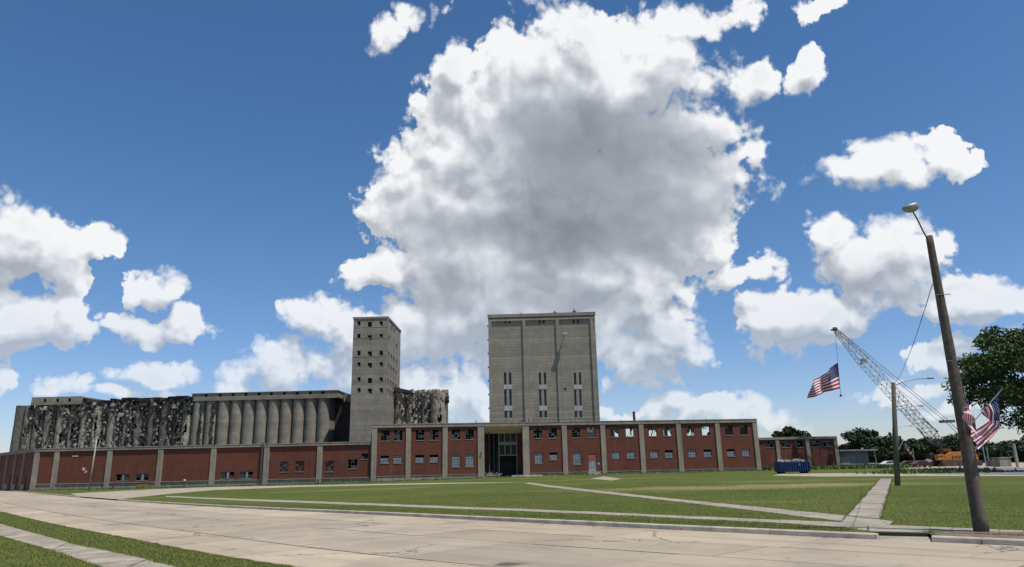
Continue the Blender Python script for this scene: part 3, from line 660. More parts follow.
box('roof', (s_c+.1, .71, HL-.5), (s_end-.05, 26, HL-.2), 'plinth', lw); box('back_wall', (s_c+.1, 25.7, -1.5), (s_end-.05, 26, HL-.51), 'dark_void', lw)
pa_, pz_ = FL.L(137.5, 483.2, -.1); pb_, pz2 = FL.L(149.5, 488.6, -.1); box('plywood_board', (pa_, -.18, pz2), (pb_, -.102, pz_), 'plywood', lw)
a_, z_ = FL.L(72.5, 456.2); b_, _ = FL.L(78.5, 456.2); box('wall_sign', (a_, -.06, z_-.12), (b_, -.003, z_+.12), 'white_panel', lw)
s_, z_ = FL.L(264, 450); MB().tube([(s_-.2, -.45, -.6), (s_-.2, -.45, HL+.3)], .16, 6).build('drain_pipe', 'steel', lw)
# broken end of the tall wing beside the low one
s_, _ = FL.L(370.5, 460, -.3); MB().tube([(s_, -.3, .2), (s_+.15, -.3, HL+1.6)], .12, 6).build('drain_pipe', 'crane_dark', lw)
# street side
co_ = FL.o+FL.e*(s_c-.55); FW = Frame(co_.x, co_.y, 0); wyaw = math.atan2(-SD.y, -SD.x)
sw = empty('street_side_wing', (co_.x, co_.y, 0), wyaw, 'low brick side wing running back along the street at the far left corner', 'building')
Lw = 70.
for k in range(9):
    s = -k*8.-.3
    if k: MB().box((s-.3, -.3, -1.6), (s+.3, .5, HL-.6)).build('pier', 'concrete', sw)
    if k < 8:
        hs = [] if k % 2 else [(s-3.4, s-2.1, -.8, 2.6)]
        if k in (0, 1): hs = [(s-5.2, s-4.2, -.6, 2.2)]
        mb = MB(); wall(mb, s-7.7, s-.3, -1.6, HL-.6, hs, 0, .32); mb.build('brick_panel', 'brick', sw)
        for h in hs: box('door', (h[0], .2, h[2]-.6), (h[1], .3, h[3]), 'dark_void', sw)
        box('plinth', (s-7.7, -.1, -1.8), (s-5.25, -.003, PLZ-.1), 'plinth', sw)
MB().box((-Lw, -.30, HL-.598), (-.02, .55, HL-.1)).build('frieze', 'concrete', sw); MB().box((-Lw, -.36, HL-.097), (-.02, .7, HL+.05)).build('coping', 'plinth', sw)
box('roof', (-Lw, .71, HL-.5), (-.1, 14, HL-.2), 'plinth', sw)

# ---- right one storey wing
FR = Frame(*P(757, 460, 172)[:2], 1.)
HR = FR.L(800, 436.8)[1]
rw = empty('small_brick_wing', FR.o, FR.yaw, 'small one storey brick wing behind the blue dumpster, right of the tall wing', 'building')
RS = [FR.L(x, 455)[0] for x in (778.5, 808.5, 837)]; RS = [RS[0]*2-RS[1]]+RS
for s in RS: MB().box((s-.45, -.24, -.9), (s+.45, .5, HR-.6)).build('pier', 'concrete', rw, bevel=.03)
for a, b in zip(RS, RS[1:]):
    W = b-a; zz0, zz1 = FR.L(800, 447)[1], FR.L(800, 440.8)[1]
    hs = [(a+W*.15, a+W*.42, zz0, zz1), (a+W*.58, a+W*.86, zz0, zz1)]
    mb = MB(); wall(mb, a+.452, b-.452, -.3, HR-.6, hs, 0, .3); mb.build('brick_panel', 'brick', rw)
    for k, h in enumerate(hs): window(rw, *h, 0, 'dark' if (k or a != RS[0]) else 'block', rr)
    MB().box((a-(.45 if a == RS[0] else 0), -.30, HR-.598), (b-.02+(.47 if b == RS[-1] else 0), .55, HR)).build('frieze', 'concrete', rw, bevel=.03)
box('roof', (RS[0]-.3, .56, HR-.5), (RS[-1]+.3, 16, HR-.2), 'plinth', rw); box('back_wall', (RS[0], 15.7, -.3), (RS[-1], 16, HR-.51), 'dark_void', rw)
box('end_wall', (RS[-1]-.2, .51, -.3), (RS[-1]+.3, 15.6, HR-.52), 'brick', rw)
# shed
FS = Frame(*P(839, 460, 178)[:2], 0)
hs0 = FS.L(850, 449.8)[1]; w1 = FS.L(868, 455)[0]; w0 = FS.L(840, 455)[0]; w2 = FS.L(876, 449)[0]
sh = empty('metal_shed', FS.o, 0, 'flat roofed grey metal shed with a roof jutting right, against dark trees', 'shed')
box('wall', (w0, 0, -.2), (w1, 12, hs0-.3), 'metal_shed', sh); box('roof', (w0-.3, -.8, hs0-.297), (w2, 12.5, hs0), 'galv', sh, bevel=.03)
a_ = FS.L(840, 456.5)[0]; b_ = FS.L(849, 456.5)[0]; box('loading_door', (a_, -.06, -.1), (b_, -.003, FS.L(845, 456.5)[1]), 'plinth', sh)
b_ = FS.L(875, 455)[0]; MB().tube([(b_, 0, 0), (b_, 0, hs0-.3)], .1, 6).build('post', 'galv', sh)
rb = MB()
for k in range(12): x = lerp(w0+.1, w1-.1, k/11); rb.box((x-.03, -.05, FS.L(845, 455.8)[1]), (x+.03, -.003, hs0-.35))
rb.build('siding_rib', 'metal_shed', sh)

# ---- big square tower
FT = Frame(*P(489.5, 420, 176)[:2], -1.8)
HTt = FT.L(488.5, 315)[1]; tw1 = (FT.L(595, 312)[0]+FT.L(599.5, 420)[0])/2
bt = empty('concrete_tower', FT.o, FT.yaw, 'massive windowless looking square concrete tower with narrow paired window strips, behind the entrance', 'tower')
def tp(zx, zy): return FT.L(470+zx/4.36, 300+zy/4.36)
holes = []; wl = []
for cxz in (168, 320, 473):
    for dx in (-11, 11):
        for (y0, y1) in ((316, 368), (390, 460), (484, 512)):
            x_t = cxz-4+(y0-316)*.02; a_, z1_ = tp(x_t+dx-6, y0); b_, z0_ = tp(x_t+dx+6, y1); holes.append((a_, b_, z0_, z1_))
for cxz in (163, 312, 461):
    for dx in (-9, 9):
        a_, z1_ = tp(cxz+dx-5.5, 83); b_, z0_ = tp(cxz+dx+5.5, 102); holes.append((a_, b_, z0_, z1_))
mb = MB(); wall(mb, .0, tw1, 0, HTt-.8, holes, 0, .5); mb.build('front_wall', 'tower', bt)
for h in holes:
    fr = MB(); nz = max(1, round((h[3]-h[2])/1.1))
    for k in range(nz+1): z = lerp(h[2]+.04, h[3]-.04, k/nz); fr.box((h[0], .25, z-.04), (h[1], .33, z+.04))
    f = fr.build('window', 'steel', bt); MB().box((h[0]+.01, .34, h[2]+.01), (h[1]-.01, .36, h[3]-.01)).build('pane', 'glass', f)
for cxz in (168, 320, 473):
    a_, z1_ = tp(cxz-21, 370); b_, z0_ = tp(cxz+15, 388); box('spandrel_panel', (a_, -.06, z0_), (b_, -.003, z1_), 'white_panel', bt)
    a_, z1_ = tp(cxz-19, 462); b_, z0_ = tp(cxz+17, 482); box('spandrel_panel', (a_, -.06, z0_), (b_, -.003, z1_), 'white_panel', bt)
for z0x, z1x in ((83, 96), (231, 244), (378, 391), (530, 545)):
    a_ = (tp(z0x, 80)[0]+tp(z0x+5 if z0x > 100 else z0x, 500)[0])/2; b_ = a_+3.0*.22*1.1
    a_ = max(a_, .0); b_ = min(a_+.75, tw1); a_ = b_-.75
    MB().box((a_, -.35, 0), (b_, -.003, HTt-1.75)).build('pilaster', 'tower', bt)
MB().box((-.15, -.45, HTt-.797), (tw1+.15, .6, HTt)).build('cornice', 'tower', bt); MB().box((0, -.35, HTt-1.747), (tw1, -.003, HTt-1.3)).build('ledge', 'tower', bt)
box('side_wall', (0.01, .51, 0), (.5, 24, HTt-.1), 'tower', bt); box('side_wall', (tw1-.5, .51, 0), (tw1-.01, 24, HTt-.1), 'tower', bt); box('back_wall', (.5, 23.5, 0), (tw1-.5, 24, HTt-.1), 'tower', bt)
box('roof', (.5, .61, HTt-.9), (tw1-.5, 23.4, HTt-.6), 'plinth', bt)
s_, z_ = tp(415, 152); fx = MB(); fx.box((s_-.08, -2.3, z_+.25), (s_+.08, -.003, z_+.4)); fx.box((s_-.55, -2.3, z_-.35), (s_+.55, -1.5, z_+.25)); fx.build('floodlight', 'white_panel', bt)
for zx, hh in ((222, .5), (370, .8), (455, 1.2)):
    s_, _ = tp(zx, 60); MB().tube([(s_, .9, HTt-.6), (s_, .9, HTt+hh)], .16, 6).box((s_-.4, .7, HTt+.0+.01), (s_+.5, 1.2, HTt+hh*.5)).build('roof_vent', 'steel', bt)
s_, z_ = tp(415, 387); box('vent_hole', (s_-.3, -.04, z_-.3), (s_+.3, -.003, z_+.3), 'dark_void', bt)
s_, z_ = tp(264, 490); box('roof_hatch', (s_-1., -3., z_-2.5), (s_+1., -2., z_+.7), 'plinth', bt)
ins = MB()
for k in range(7):
    _, z_ = tp(90, 110+k*60); ins.box((-.35, 1, z_-.15), (-.003, 1.4, z_+.15))
ins.build('insulator', 'steel', bt)

# ---- grain elevator head house
FE = Frame(*P(350, 440, 186)[:2], -.6)
HE = FE.L(353, 317.2)[1]; e0 = (FE.L(353.3, 318)[0]+FE.L(349.8, 440)[0])/2; e1 = FE.L(387.8, 318)[0]
et = empty('elevator_tower', FE.o, FE.yaw, 'tall slim grey concrete elevator tower with rows of small dark broken windows', 'tower')
hl = []
for yy, dy in ((323.5, .8), (336, 1.6), (353, .8), (364.4, 1), (379.5, 1), (390.3, .8)):
    for k, xx in enumerate((358.9, 369.8, 381.2)):
        s_, z_ = FE.L(xx, yy+(dy if k == 1 else 0)); w_ = .55 if k == 1 else .42; h_ = .66 if k == 1 else .6; hl.append((s_-w_, s_+w_, z_-h_, z_+h_))
EDP = 20.5
mb = MB(); wall(mb, e0, e1, -.5, HE-.5, hl, 0, .4); mb.build('front_wall', 'elev', et)
def wfr(h, par, side=False):
    f = MB(); z = (h[2]+h[3])/2; m_ = (h[0]+h[1])/2
    if not side: f.box((h[0], .3, z-.03), (h[1], .34, z+.03)); f.box((m_-.02, .3, h[2]), (m_+.02, .34, h[3]))
    else: f.box((e1-.27, h[0], z-.04), (e1-.2, h[1], z+.04)); f.box((e1-.27, m_-.03, h[2]), (e1-.2, m_+.03, h[3]))
    return f.build('window', 'steel', par)
er = random.Random(8)
for h in hl:
    f = wfr(h, et)
    if er.random() < .5: MB().box((h[0]+.02, .28, h[2]+.02), ((h[0]+h[1])/2-.05, .3, (h[2]+h[3])/2-.05)).build('pane', 'glass_block', f)
# side wall with its own windows (holes laid along y)
hy = []
for ry_, zz in enumerate([h[2] for h in hl[1::3]]):
    for k, y_ in enumerate((1.6, 5.4, 9.2, 13.6)):
        if ry_ == 0 and k in (0, 3) or (ry_ == 1 and k in (1, 2)): continue
        hy.append((y_, y_+1.9, zz-.3*k*.3, zz+1.5-.3*k*.3))
mb = MB(); ys = sorted({.401, EDP, *[h[0] for h in hy], *[h[1] for h in hy]})
for a_, b_ in zip(ys, ys[1:]):
    m_ = (a_+b_)/2; z = -.5
    for c0, c1 in sorted([(h[2], h[3]) for h in hy if h[0] < m_ < h[1]]): mb.box((e1-.4, a_, z), (e1, b_, c0)); z = c1
    mb.box((e1-.4, a_, z), (e1, b_, HE-.5))
mb.build('side_wall', 'elev', et)
for h in hy: wfr(h, et, True)
box('side_wall', (e0, .401, -.5), (e0+.4, EDP, HE-.5), 'elev', et); box('back_wall', (e0+.4, EDP-.4, -.5), (e1-.4, EDP, HE-.5), 'elev', et)
box('dark_core', (e0+1.5, 2.5, -.5), (e1-1.5, EDP-2, HE-.6), 'dark_void', et)  # near-black block stands in for the unlit inside behind the windows
box('cornice', (e0-.2, -.2, HE-.497), (e1+.2, EDP+.2, HE), 'elev', et)
MB().box((e1+.003, -.01, -.5), (e1+.2, .8, HE-.5)).build('corner_rib', 'elev', et)
s_, z_ = FE.L(360, 390); dm = MB()
for k, zz in enumerate((HE-2.9, HE-5.8, HE-10.8)): dm.box((e0, -.05, zz), (e1, -.003, zz+.12))
dm.build('string_course', 'elev', et)

# ---- intact silo row
YS = 204.; FI = Frame(*P(190, 440, YS)[:2], -1.6)
def silo_edges(x0, x1, n): return [lerp(x0, x1, k/n) for k in range(n+1)]
se = [FI.L(x, 420, 2.6)[0] for x in (192.5, 205.5, 217.5)]+[FI.L(x, 420, 2.6)[0] for x in silo_edges(218, 330, 9)][1:]
HS = FI.L(280, 398.0)[1]; HG = FI.L(280, 391.0)[1]
si = empty('silo_row', FI.o, FI.yaw, 'row of intact grey cylindrical grain silos under a flat gallery, left of the elevator tower', 'silos')
def cyl(mb, cx, cy, r, z0, z1, n=40, a0=0, a1=2*math.pi):
    k = len(mb.v)
    for i in range(n+1):
        a = lerp(a0, a1, i/n); mb.v += [(cx+r*math.cos(a), cy+r*math.sin(a), z0), (cx+r*math.cos(a), cy+r*math.sin(a), z1)]
    for i in range(n): mb.f.append((k+2*i, k+2*i+2, k+2*i+3, k+2*i+1)); mb.mi.append(0)
for a, b in zip(se, se[1:]):
    c = (a+b)/2; r_ = (b-a)/2*.985
    mb = MB(); cyl(mb, c, 2.6, r_, -1, HS, 36, math.pi, 2*math.pi); mb.build('silo', 'silo', si, smooth=True)
sE = se[-1]; sG1 = FI.L(336.5, 395)[0]; sF = FI.L(345, 395)[0]+4
box('inner_wall', (se[0], 2.65, -1), (sE-.05, 22, HS), 'silo', si)
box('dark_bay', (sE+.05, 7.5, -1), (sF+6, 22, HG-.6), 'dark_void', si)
gb = MB(); hg = []
for px_ in (205, 219, 232, 245, 258, 270.5, 283.5, 296.5, 309.5, 322): s_, _ = FI.L(px_, 394); hg.append((s_-.42, s_+.42, HS+.9, HS+1.75))
g0_ = FI.L(191, 395)[0]
wall(gb, g0_, sG1, HS+.002, HG-.2, hg, .72, 1.3); gb.build('gallery', 'silo', si)
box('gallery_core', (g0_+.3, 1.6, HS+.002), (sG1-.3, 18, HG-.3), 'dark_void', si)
box('gallery_roof', (g0_-.2, .5, HG-.197), (sG1+.25, 19, HG), 'plinth', si)
box('gallery_slab', (g0_, .6, HS-.25), (sG1, .718, HS+.1), 'silo', si)
box('gallery_end', (sG1-.3, 1.31, HS), (sG1, 18, HG-.2), 'silo', si)
box('link_bridge', (sG1+.26, 7., HG-2.8), (sF+6, 12, HG-.6), 'plinth', si)
# ---- ruined silos
def broken(mbs, cx, cy, r, z0, z1, dmg, seed, a0=math.pi-.15, a1=2*math.pi+.15, na=22, nz=64, ztop=None):
    mb = mbs; idx = {}
    def dm(u, z):
        n = mnoise.noise(Vector((cx*.7+u*2.2*r*.5, seed*7.3, z*.16)))+.55*mnoise.noise(Vector((cx+u*3*r*.5, seed*3.1+5, z*.5)))
        return n
    zj = [z1-abs(mnoise.noise(Vector((cx+a*1.7, seed, 0))))*dmg*5.-(random.Random(seed*100+a).random())*dmg*.9 for a in range(na+1)]
    P_ = {}
    for i in range(na+1):
        a = lerp(a0, a1, i/na)
        for j in range(nz+1):
            z = lerp(z0, z1, j/nz); n = dm(i/na*3, z); rr_ = r+max(-.8, -abs(n)*dmg*.6)+mnoise.noise(Vector((i*1.3+seed, j*.9, cx)))*dmg*.22
            P_[i, j] = len(mb.v); jx_ = mnoise.noise(Vector((i*2.1, j*2.3, seed)))*.16*dmg
            mb.v.append((cx+rr_*math.cos(a+jx_/r), cy+rr_*math.sin(a+jx_/r), min(z+jx_, zj[i]+.01*j)))
    for i in range(na):
        for j in range(nz):
            z = lerp(z0, z1, (j+.5)/nz)
            if z > min(zj[i], zj[i+1])+.2: continue
            if dm((i+.5)/na*3, z) > .62-.42*dmg and dmg > .12 and mnoise.noise(Vector((i*3.3, j*1.7, seed))) > -.45: continue
            mb.f.append((P_[i, j], P_[i+1, j], P_[i+1, j+1], P_[i, j+1])); mb.mi.append(0)
def chunks(mb, rg, n, x0, x1, y0, y1, zf, smin, smax):
    for _ in range(n):
        x = rg.uniform(x0, x1); y = rg.uniform(y0, y1); z = zf(x, rg); s_ = rg.uniform(smin, smax)
        p = []
        for k in range(8):
            sx_ = -1 if k % 4 in (0, 3) else 1; sy_ = -1 if k % 4 < 2 else 1; sz_ = -1 if k < 4 else 1
            p.append((x+sx_*s_*rg.uniform(.4, 1.), y+sy_*s_*rg.uniform(.3, .9), z+sz_*s_*rg.uniform(.4, 1.3)))
        mb.hexa(p)
ru = empty('ruined_silo_row', FI.o, FI.yaw, 'blackened half demolished silos with crumbling walls at the far left of the silos', 'silos')
bx = [FI.L(x, 425, 2.6)[0] for x in (14.5, 24, 34, 45, 57, 69, 81, 93, 108, 121, 134, 147, 160, 173, 182, 192)]
HB = FI.L(100, 401)[1]
dm_ = [.1, .3, .2, .5, .25, .45, .35, .6, .22, .85, .55, .3, .3, .6, .35]
dmat = ['dark_silo', 'silo', 'broken', 'silo', 'broken_light', 'broken', 'rubble', 'broken_light', 'broken_light', 'broken', 'broken', 'dark_silo', 'dark_silo', 'dark_silo', 'broken_light']
rg = random.Random(21)
for i, (a, b) in enumerate(zip(bx, bx[1:])):
    mb = MB(); broken(mb, (a+b)/2, 2.6, (b-a)/2*1.0, -1.2, HB-(.6 if i < 2 else 0), dm_[i], i+1)
    o = mb.build('silo', dmat[i], ru); sd = o.modifiers.new('shell', 'SOLIDIFY'); sd.thickness = .28; sd.offset = -1
# first silo seam damage on the intact row
box('inner_wall', (bx[0]+.4, 4.4, -1.2), (bx[-1], 21, HB-1.2), 'dark_void', ru)
for k, (x0p, x1p) in enumerate(((31, 81),)):
    a_ = FI.L(x0p, 400)[0]; b_ = FI.L(x1p, 400)[0]; zt_ = FI.L(60, 396.6)[1]; zb_ = FI.L(60, 404.5)[1]
    hg = [(lerp(a_, b_, f)-.42, lerp(a_, b_, f)+.42, zb_+.75, zb_+1.75) for f in (.27, .52, .76)]
    gb = MB(); wall(gb, a_, b_, zb_, zt_, hg, .2, .7); gb.build('gallery', 'silo', ru); box('gallery_roof', (a_+.3, .71, zt_-.4), (b_-.3, 17, zt_-.02), 'plinth', ru); box('gallery_core', (a_+.4, 1.5, zb_), (b_-.5, 16, zt_-.42), 'dark_void', ru)
rf = MB(); x = FI.L(82, 400)[0]; xe = FI.L(190, 400)[0]; zr0 = FI.L(90, 399.5)[1]; zr1 = FI.L(180, 396)[1]; xb = x
while x < xe:   # sagging remains of the gallery roof
    l = rg.uniform(1.2, 3.); f = (x-xb)/(xe-xb); z = lerp(zr0, zr1, f)+rg.uniform(-.35, .25); d_ = rg.uniform(-.35, .1)
    rf.hexa([(x, rg.uniform(.1, .8), z-.5-rg.random()*.8), (x+l, rg.uniform(.1, .8), z-.5+d_-rg.random()*1.1), (x+l, 15, z-.6), (x, 15, z-.6), (x, .3, z), (x+l, .2, z+d_*.3), (x+l, 15, z), (x, 15, z)]); x += l*.93
rf.build('collapsed_gallery', 'dark_void', ru)
cb = MB()
for i, (a, b) in enumerate(zip(bx[2:], bx[3:])):
    dmg = dm_[i+2]
    chunks(cb, rg, int(95*dmg), a-.45, a+.45, .3, 1.7, lambda x_, g_: g_.uniform(3, HB), .10, .36)
    chunks(cb, rg, int(16*dmg), a, b, .2, 1.5, lambda x_, g_: g_.uniform(HB-4.5, HB-.4), .15, .6)
    chunks(cb, rg, int(7*dmg), a, b, .0, 1.3, lambda x_, g_: 4+abs(g_.gauss(3, 2.5)), .12, .4)
cb.build('rubble', 'rubble', ru, kind='stuff')
db = MB(); chunks(db, rg, 170, FI.L(60, 400)[0], bx[-1], .1, 1.6, lambda x_, g_: HB-abs(g_.gauss(0, 2.2)), .12, .5); [chunks(db, rg, 46, q_-.75, q_+.2, .5, 1.5, lambda x_, g_: g_.uniform(3, HB), .12, .42) for q_ in bx[2:-1]]; db.build('dark_debris', 'dark_void', ru, kind='stuff')  # dark lumps; those along the seams stand in for the shade in open holes
rbm = MB()
for _ in range(110):
    x = rg.uniform(bx[2], bx[-1]); z = rg.uniform(HB-6, HB-.3); l = rg.uniform(.8, 3.2); y = rg.uniform(-.1, .9); rbm.tube([(x, y, z), (x+rg.uniform(-.5, .5), y-.1, z-l*.5), (x+rg.uniform(-.8, .8), y+.1, z-l)], .035, 4)
rbm.build('reinforcing_bar', 'steel', ru, kind='stuff')
seam = MB()
for x0p in (199.2, 211.4):
    s_ = FI.L(x0p, 420)[0]
    chunks(seam, rg, 60, s_-.35, s_+.35, .55, .95, lambda x_, g_: g_.uniform(4, HS-1.2), .12, .42)
seam.build('dark_seam_lumps', 'dark_void', si, kind='stuff')  # solid dark lumps painted as the shade inside seam holes
# ---- ruined cluster right of the elevator tower
FQ = Frame(*P(394, 430, 196)[:2], -1.)
rc = empty('ruined_silo_cluster', FQ.o, FQ.yaw, 'pale broken silo cluster with ragged tops between the slim tower and the big tower', 'silos')
HQ = FQ.L(420, 389.5)[1]
qx = [FQ.L(x, 410, 3.)[0] for x in (394.5, 406, 418.5, 430.5, 446)]
for i, (a, b) in enumerate(zip(qx, qx[1:])):
    r_ = (b-a)/2; mb = MB(); broken(mb, (a+b)/2, 3., r_*1.02, 0, HQ-(.9 if i == 0 else .2 if i < 3 else 0), (.25, .6, .5, .3)[i], 31+i, ztop=HQ)
    o = mb.build('silo', 'broken_light' if i != 2 else 'broken', rc); sd = o.modifiers.new('shell', 'SOLIDIFY'); sd.thickness = .28; sd.offset = -1
box('inner_wall', (qx[0]+.4, 4.6, 0), (qx[-1]-.6, 14, HQ-1.5), 'broken', rc)
tb = MB()
chunks(tb, rg, 130, qx[0], qx[-1]+.2, 1.6, 6, lambda x_, g_: HQ-abs(g_.gauss(0.1, .8)), .2, .6)
chunks(tb, rg, 60, qx[1]-1, qx[3], .6, 2, lambda x_, g_: HQ-abs(g_.gauss(0, 4)), .15, .42)
tb.build('rubble', 'rubble', rc, kind='stuff')
db = MB(); chunks(db, rg, 45, qx[0], qx[-1], .4, 1.8, lambda x_, g_: HQ-1.2-abs(g_.gauss(0, 2.6)), .12, .42)
chunks(db, rg, 40, qx[-1]-.2, qx[-1]+.7, 2, 4, lambda x_, g_: HQ-1.8-abs(g_.gauss(0, 1.)), .15, .4); db.build('dark_debris', 'dark_void', rc, kind='stuff')
x0_, zq = FQ.L(388, 386, 1.); x1_, _ = FQ.L(394.5, 388, 1.)
box('dark_link', (x0_-1., 5, 0), (qx[0]+.8, 10, FQ.L(391, 387.5, 5.)[1]), 'dark_void', rc)
MB().hexa([(x0_, .8, HQ+.0), (qx[1]+2.6, .8, HQ-1.0), (qx[1]+2.6, 4, HQ-1.), (x0_, 4, HQ+.0), (x0_, .8, HQ+1.3), (qx[1]+1.6, .8, HQ-.1), (qx[1]+1.6, 4, HQ-.1), (x0_, 4, HQ+1.3)]).build('fallen_beam', 'dark_void', rc)

# ------------------------------------------------------------------ poles, lamps, flags
def flag_mesh(name, surf, label, cat='flag', nu=30, group=None):
    """surf(u,v)->point; u from hoist to fly, v from top to bottom.  13 stripes, canton 7 stripes x 0.4, 50 stars"""
    root = empty(name, surf(0, 0), 0, label, cat, group); o0 = surf(0, 0)
    mb = MB(); sub = 2; NV = 13*sub
    for i in range(nu+1):
        for j in range(NV+1): mb.v.append(tuple(surf(i/nu, j/NV)-o0))
    for i in range(nu):
        for j in range(NV):
            k = i*(NV+1)+j; mb.f.append((k, k+1, k+NV+2, k+NV+1))
            stripe = j//sub; cant = (i+.5)/nu < .4 and stripe < 7; mb.mi.append(2 if cant else (0 if stripe % 2 == 0 else 1))
    mb.build('cloth', ['red', 'white', 'navy'], root, smooth=True)
    sb = MB()
    for rI in range(9):
        for cI in range(6 if rI % 2 == 0 else 5):
            u0 = (cI+.5 if rI % 2 == 0 else cI+1.)/6*.4; v0 = (rI+1)/10*7/13
            for sgn in (-1, 1):
                vs = []
                e_ = .01; n_ = (surf(u0+e_, v0)-surf(u0, v0)).cross(surf(u0, v0+e_)-surf(u0, v0)).normalized()
                for k in range(10):
                    rr_ = .021 if k % 2 == 0 else .009; a = k*math.pi/5-math.pi/2; vs.append(tuple(surf(u0+rr_*.55*math.cos(a), v0+rr_*math.sin(a))-o0+n_*sgn*.008))
                c_ = surf(u0, v0)-o0+n_*sgn*.008; vs.append(tuple(c_)); sb.add(vs, [(k, (k+1) % 10, 10) for k in range(10)])
    sb.build('star', 'white', root, kind='stuff'); return root
def interp(tab, u):
    n = len(tab)-1; x = u*n; i = min(int(x), n-1); f = x-i; f = f*f*(3-2*f)*.35+f*.65; return tab[i].lerp(tab[i+1], f)
# big leaning timber pole
B = G(981.5, 531.5); YB = B.y; T = P(929.5, 236, YB)
pl = empty('timber_light_pole', B, 0, 'thick weathered timber pole with a cobra head lamp, nearest the street at right', 'street light')
axis = (T-B)
pm = MB(); pts = []; rads = []
for k in range(25): f = k/24; pts.append(axis*f+Vector((math.sin(f*5)*.012, 0, -.1 if k == 0 else 0))); rads.append(lerp(.195, .098, f)*(1+.015*math.sin(k*2.3)))
pm.tube(pts, rads, 22); pm.build('pole', 'wood', pl, smooth=True)
la = MB(); L0 = P(927.5, 243, YB)-B; L1 = P(923, 231, YB-.1)-B; L2 = P(917.5, 219.5, YB-.25)-B; L3 = P(912.5, 211, YB-.4)-B
la.tube([L0+Vector((0, -.1, -.15)), L0+Vector((0, -.1, 0)), L1, L2, L3], .022, 8); la.build('arm', 'rust', pl, smooth=True)
hm = MB(); hc = P(909.8, 206.5, YB-.42)-B; ax = (P(917.6, 201.5, YB-.42)-P(902.5, 205.5, YB-.42)); hl_ = ax.length/2; ax.normalize(); up = Vector((0, 0, 1)); up = (up-ax*up.dot(ax)).normalized(); sd_ = ax.cross(up)
nr, ns = 10, 16; k0 = len(hm.v)
for i in range(nr+1):
    f = i/nr; x = -math.cos(f*math.pi)*hl_; rw_ = math.sin(f*math.pi)**.7*.155*(.75+.35*f)
    for j in range(ns):
        a = 2*math.pi*j/ns; h = math.sin(a); hm.v.append(tuple(hc+ax*x+sd_*math.cos(a)*rw_*1.05+up*(h*rw_*(.55 if h > 0 else 1.35))))
for i in range(nr):
    for j in range(ns): a_ = i*ns+j; b_ = i*ns+(j+1) % ns; hm.f.append((a_, b_, b_+ns, a_+ns)); hm.mi.append(0 if j < ns//2 else 1)
M['lens'] = mat('lamp_lens', (.30, .29, .25), (.22, .21, .18), 8, rough=.3); M['lamp_metal'] = mat('lamp_housing', (.30, .30, .29), (.22, .22, .21), 6, rough=.45, metal=.3)
hm.build('lamp_head', ['lamp_metal', 'lens'], pl, smooth=True)
bk = MB(); Fp = P(966, 423, YB)-B; bk.tube([P(966, 418, YB)-B, P(967.5, 430, YB)-B], .215, 14); bk.build('bracket', 'steel', pl)
for zf in (.55, .78): c_ = axis*zf; MB().tube([c_+Vector((-.2, -.12, 0)), c_+Vector((.25, -.12, .02))], .012, 5).build('bolt', 'steel', pl)
# right flag on the pole
def staff(px0, px1, y0, y1, label):
    a_ = P(*px0, y0); b_ = P(*px1, y1); r0 = empty('flag_staff', a_, 0, label, 'flag staff'); MB().tube([(0, 0, 0), b_-a_], .014, 6).build('rod', 'crane_white', r0); MB().tube([b_-a_, (b_-a_)*1.02], .028, 8).build('finial', 'galv', r0)
ysf = YB-.2
staff((971, 424.5), (1001.8, 389.5), ysf, ysf-.35, 'thin pale staff slanting up right from the timber pole')
tv0 = [P(1000.6, 392, ysf-.35), P(1001, 410, ysf-.30), P(999.6, 428, ysf-.2), P(989, 441, ysf-.25), P(978, 450.5, ysf-.3)]
tv1 = [P(980.5, 413, ysf-.12), P(986, 416.5, ysf-.2), P(988.5, 421, ysf-.35), P(980, 428, ysf-.25), P(971.5, 434.5, ysf-.15)]
def sfR(u, v):
    p = interp(tv0, u).lerp(interp(tv1, u), v); return p+Vector((.012, .06, 0))*math.sin(u*9+v*6)+Vector((0, .03, .008))*math.sin(v*17+u*4)
flag_mesh('flag', sfR, 'stars and stripes flag on the right of the timber pole, hanging folded from its staff', group='flags mounted on street poles')
staff((968.5, 424.5), (964.3, 387.5), ysf-.1, ysf-.6, 'thin staff standing up left from the timber pole')
tw0 = [P(964.6, 390, ysf-.6), P(967.5, 402, ysf-.5), P(972, 413, ysf-.45), P(973, 424, ysf-.45)]
tw1 = [P(967.3, 413, ysf-.3), P(961.8, 411, ysf-.42), P(963, 418, ysf-.5), P(977.5, 440, ysf-.5)]
def sfL(u, v):
    p = interp(tw0, u).lerp(interp(tw1, u), v); return p+Vector((.02, .09, 0))*math.sin(u*14+v*5)
flag_mesh('flag', sfL, 'crumpled stars and stripes flag hanging partly across the front of the timber pole', nu=30, group='flags mounted on street poles')
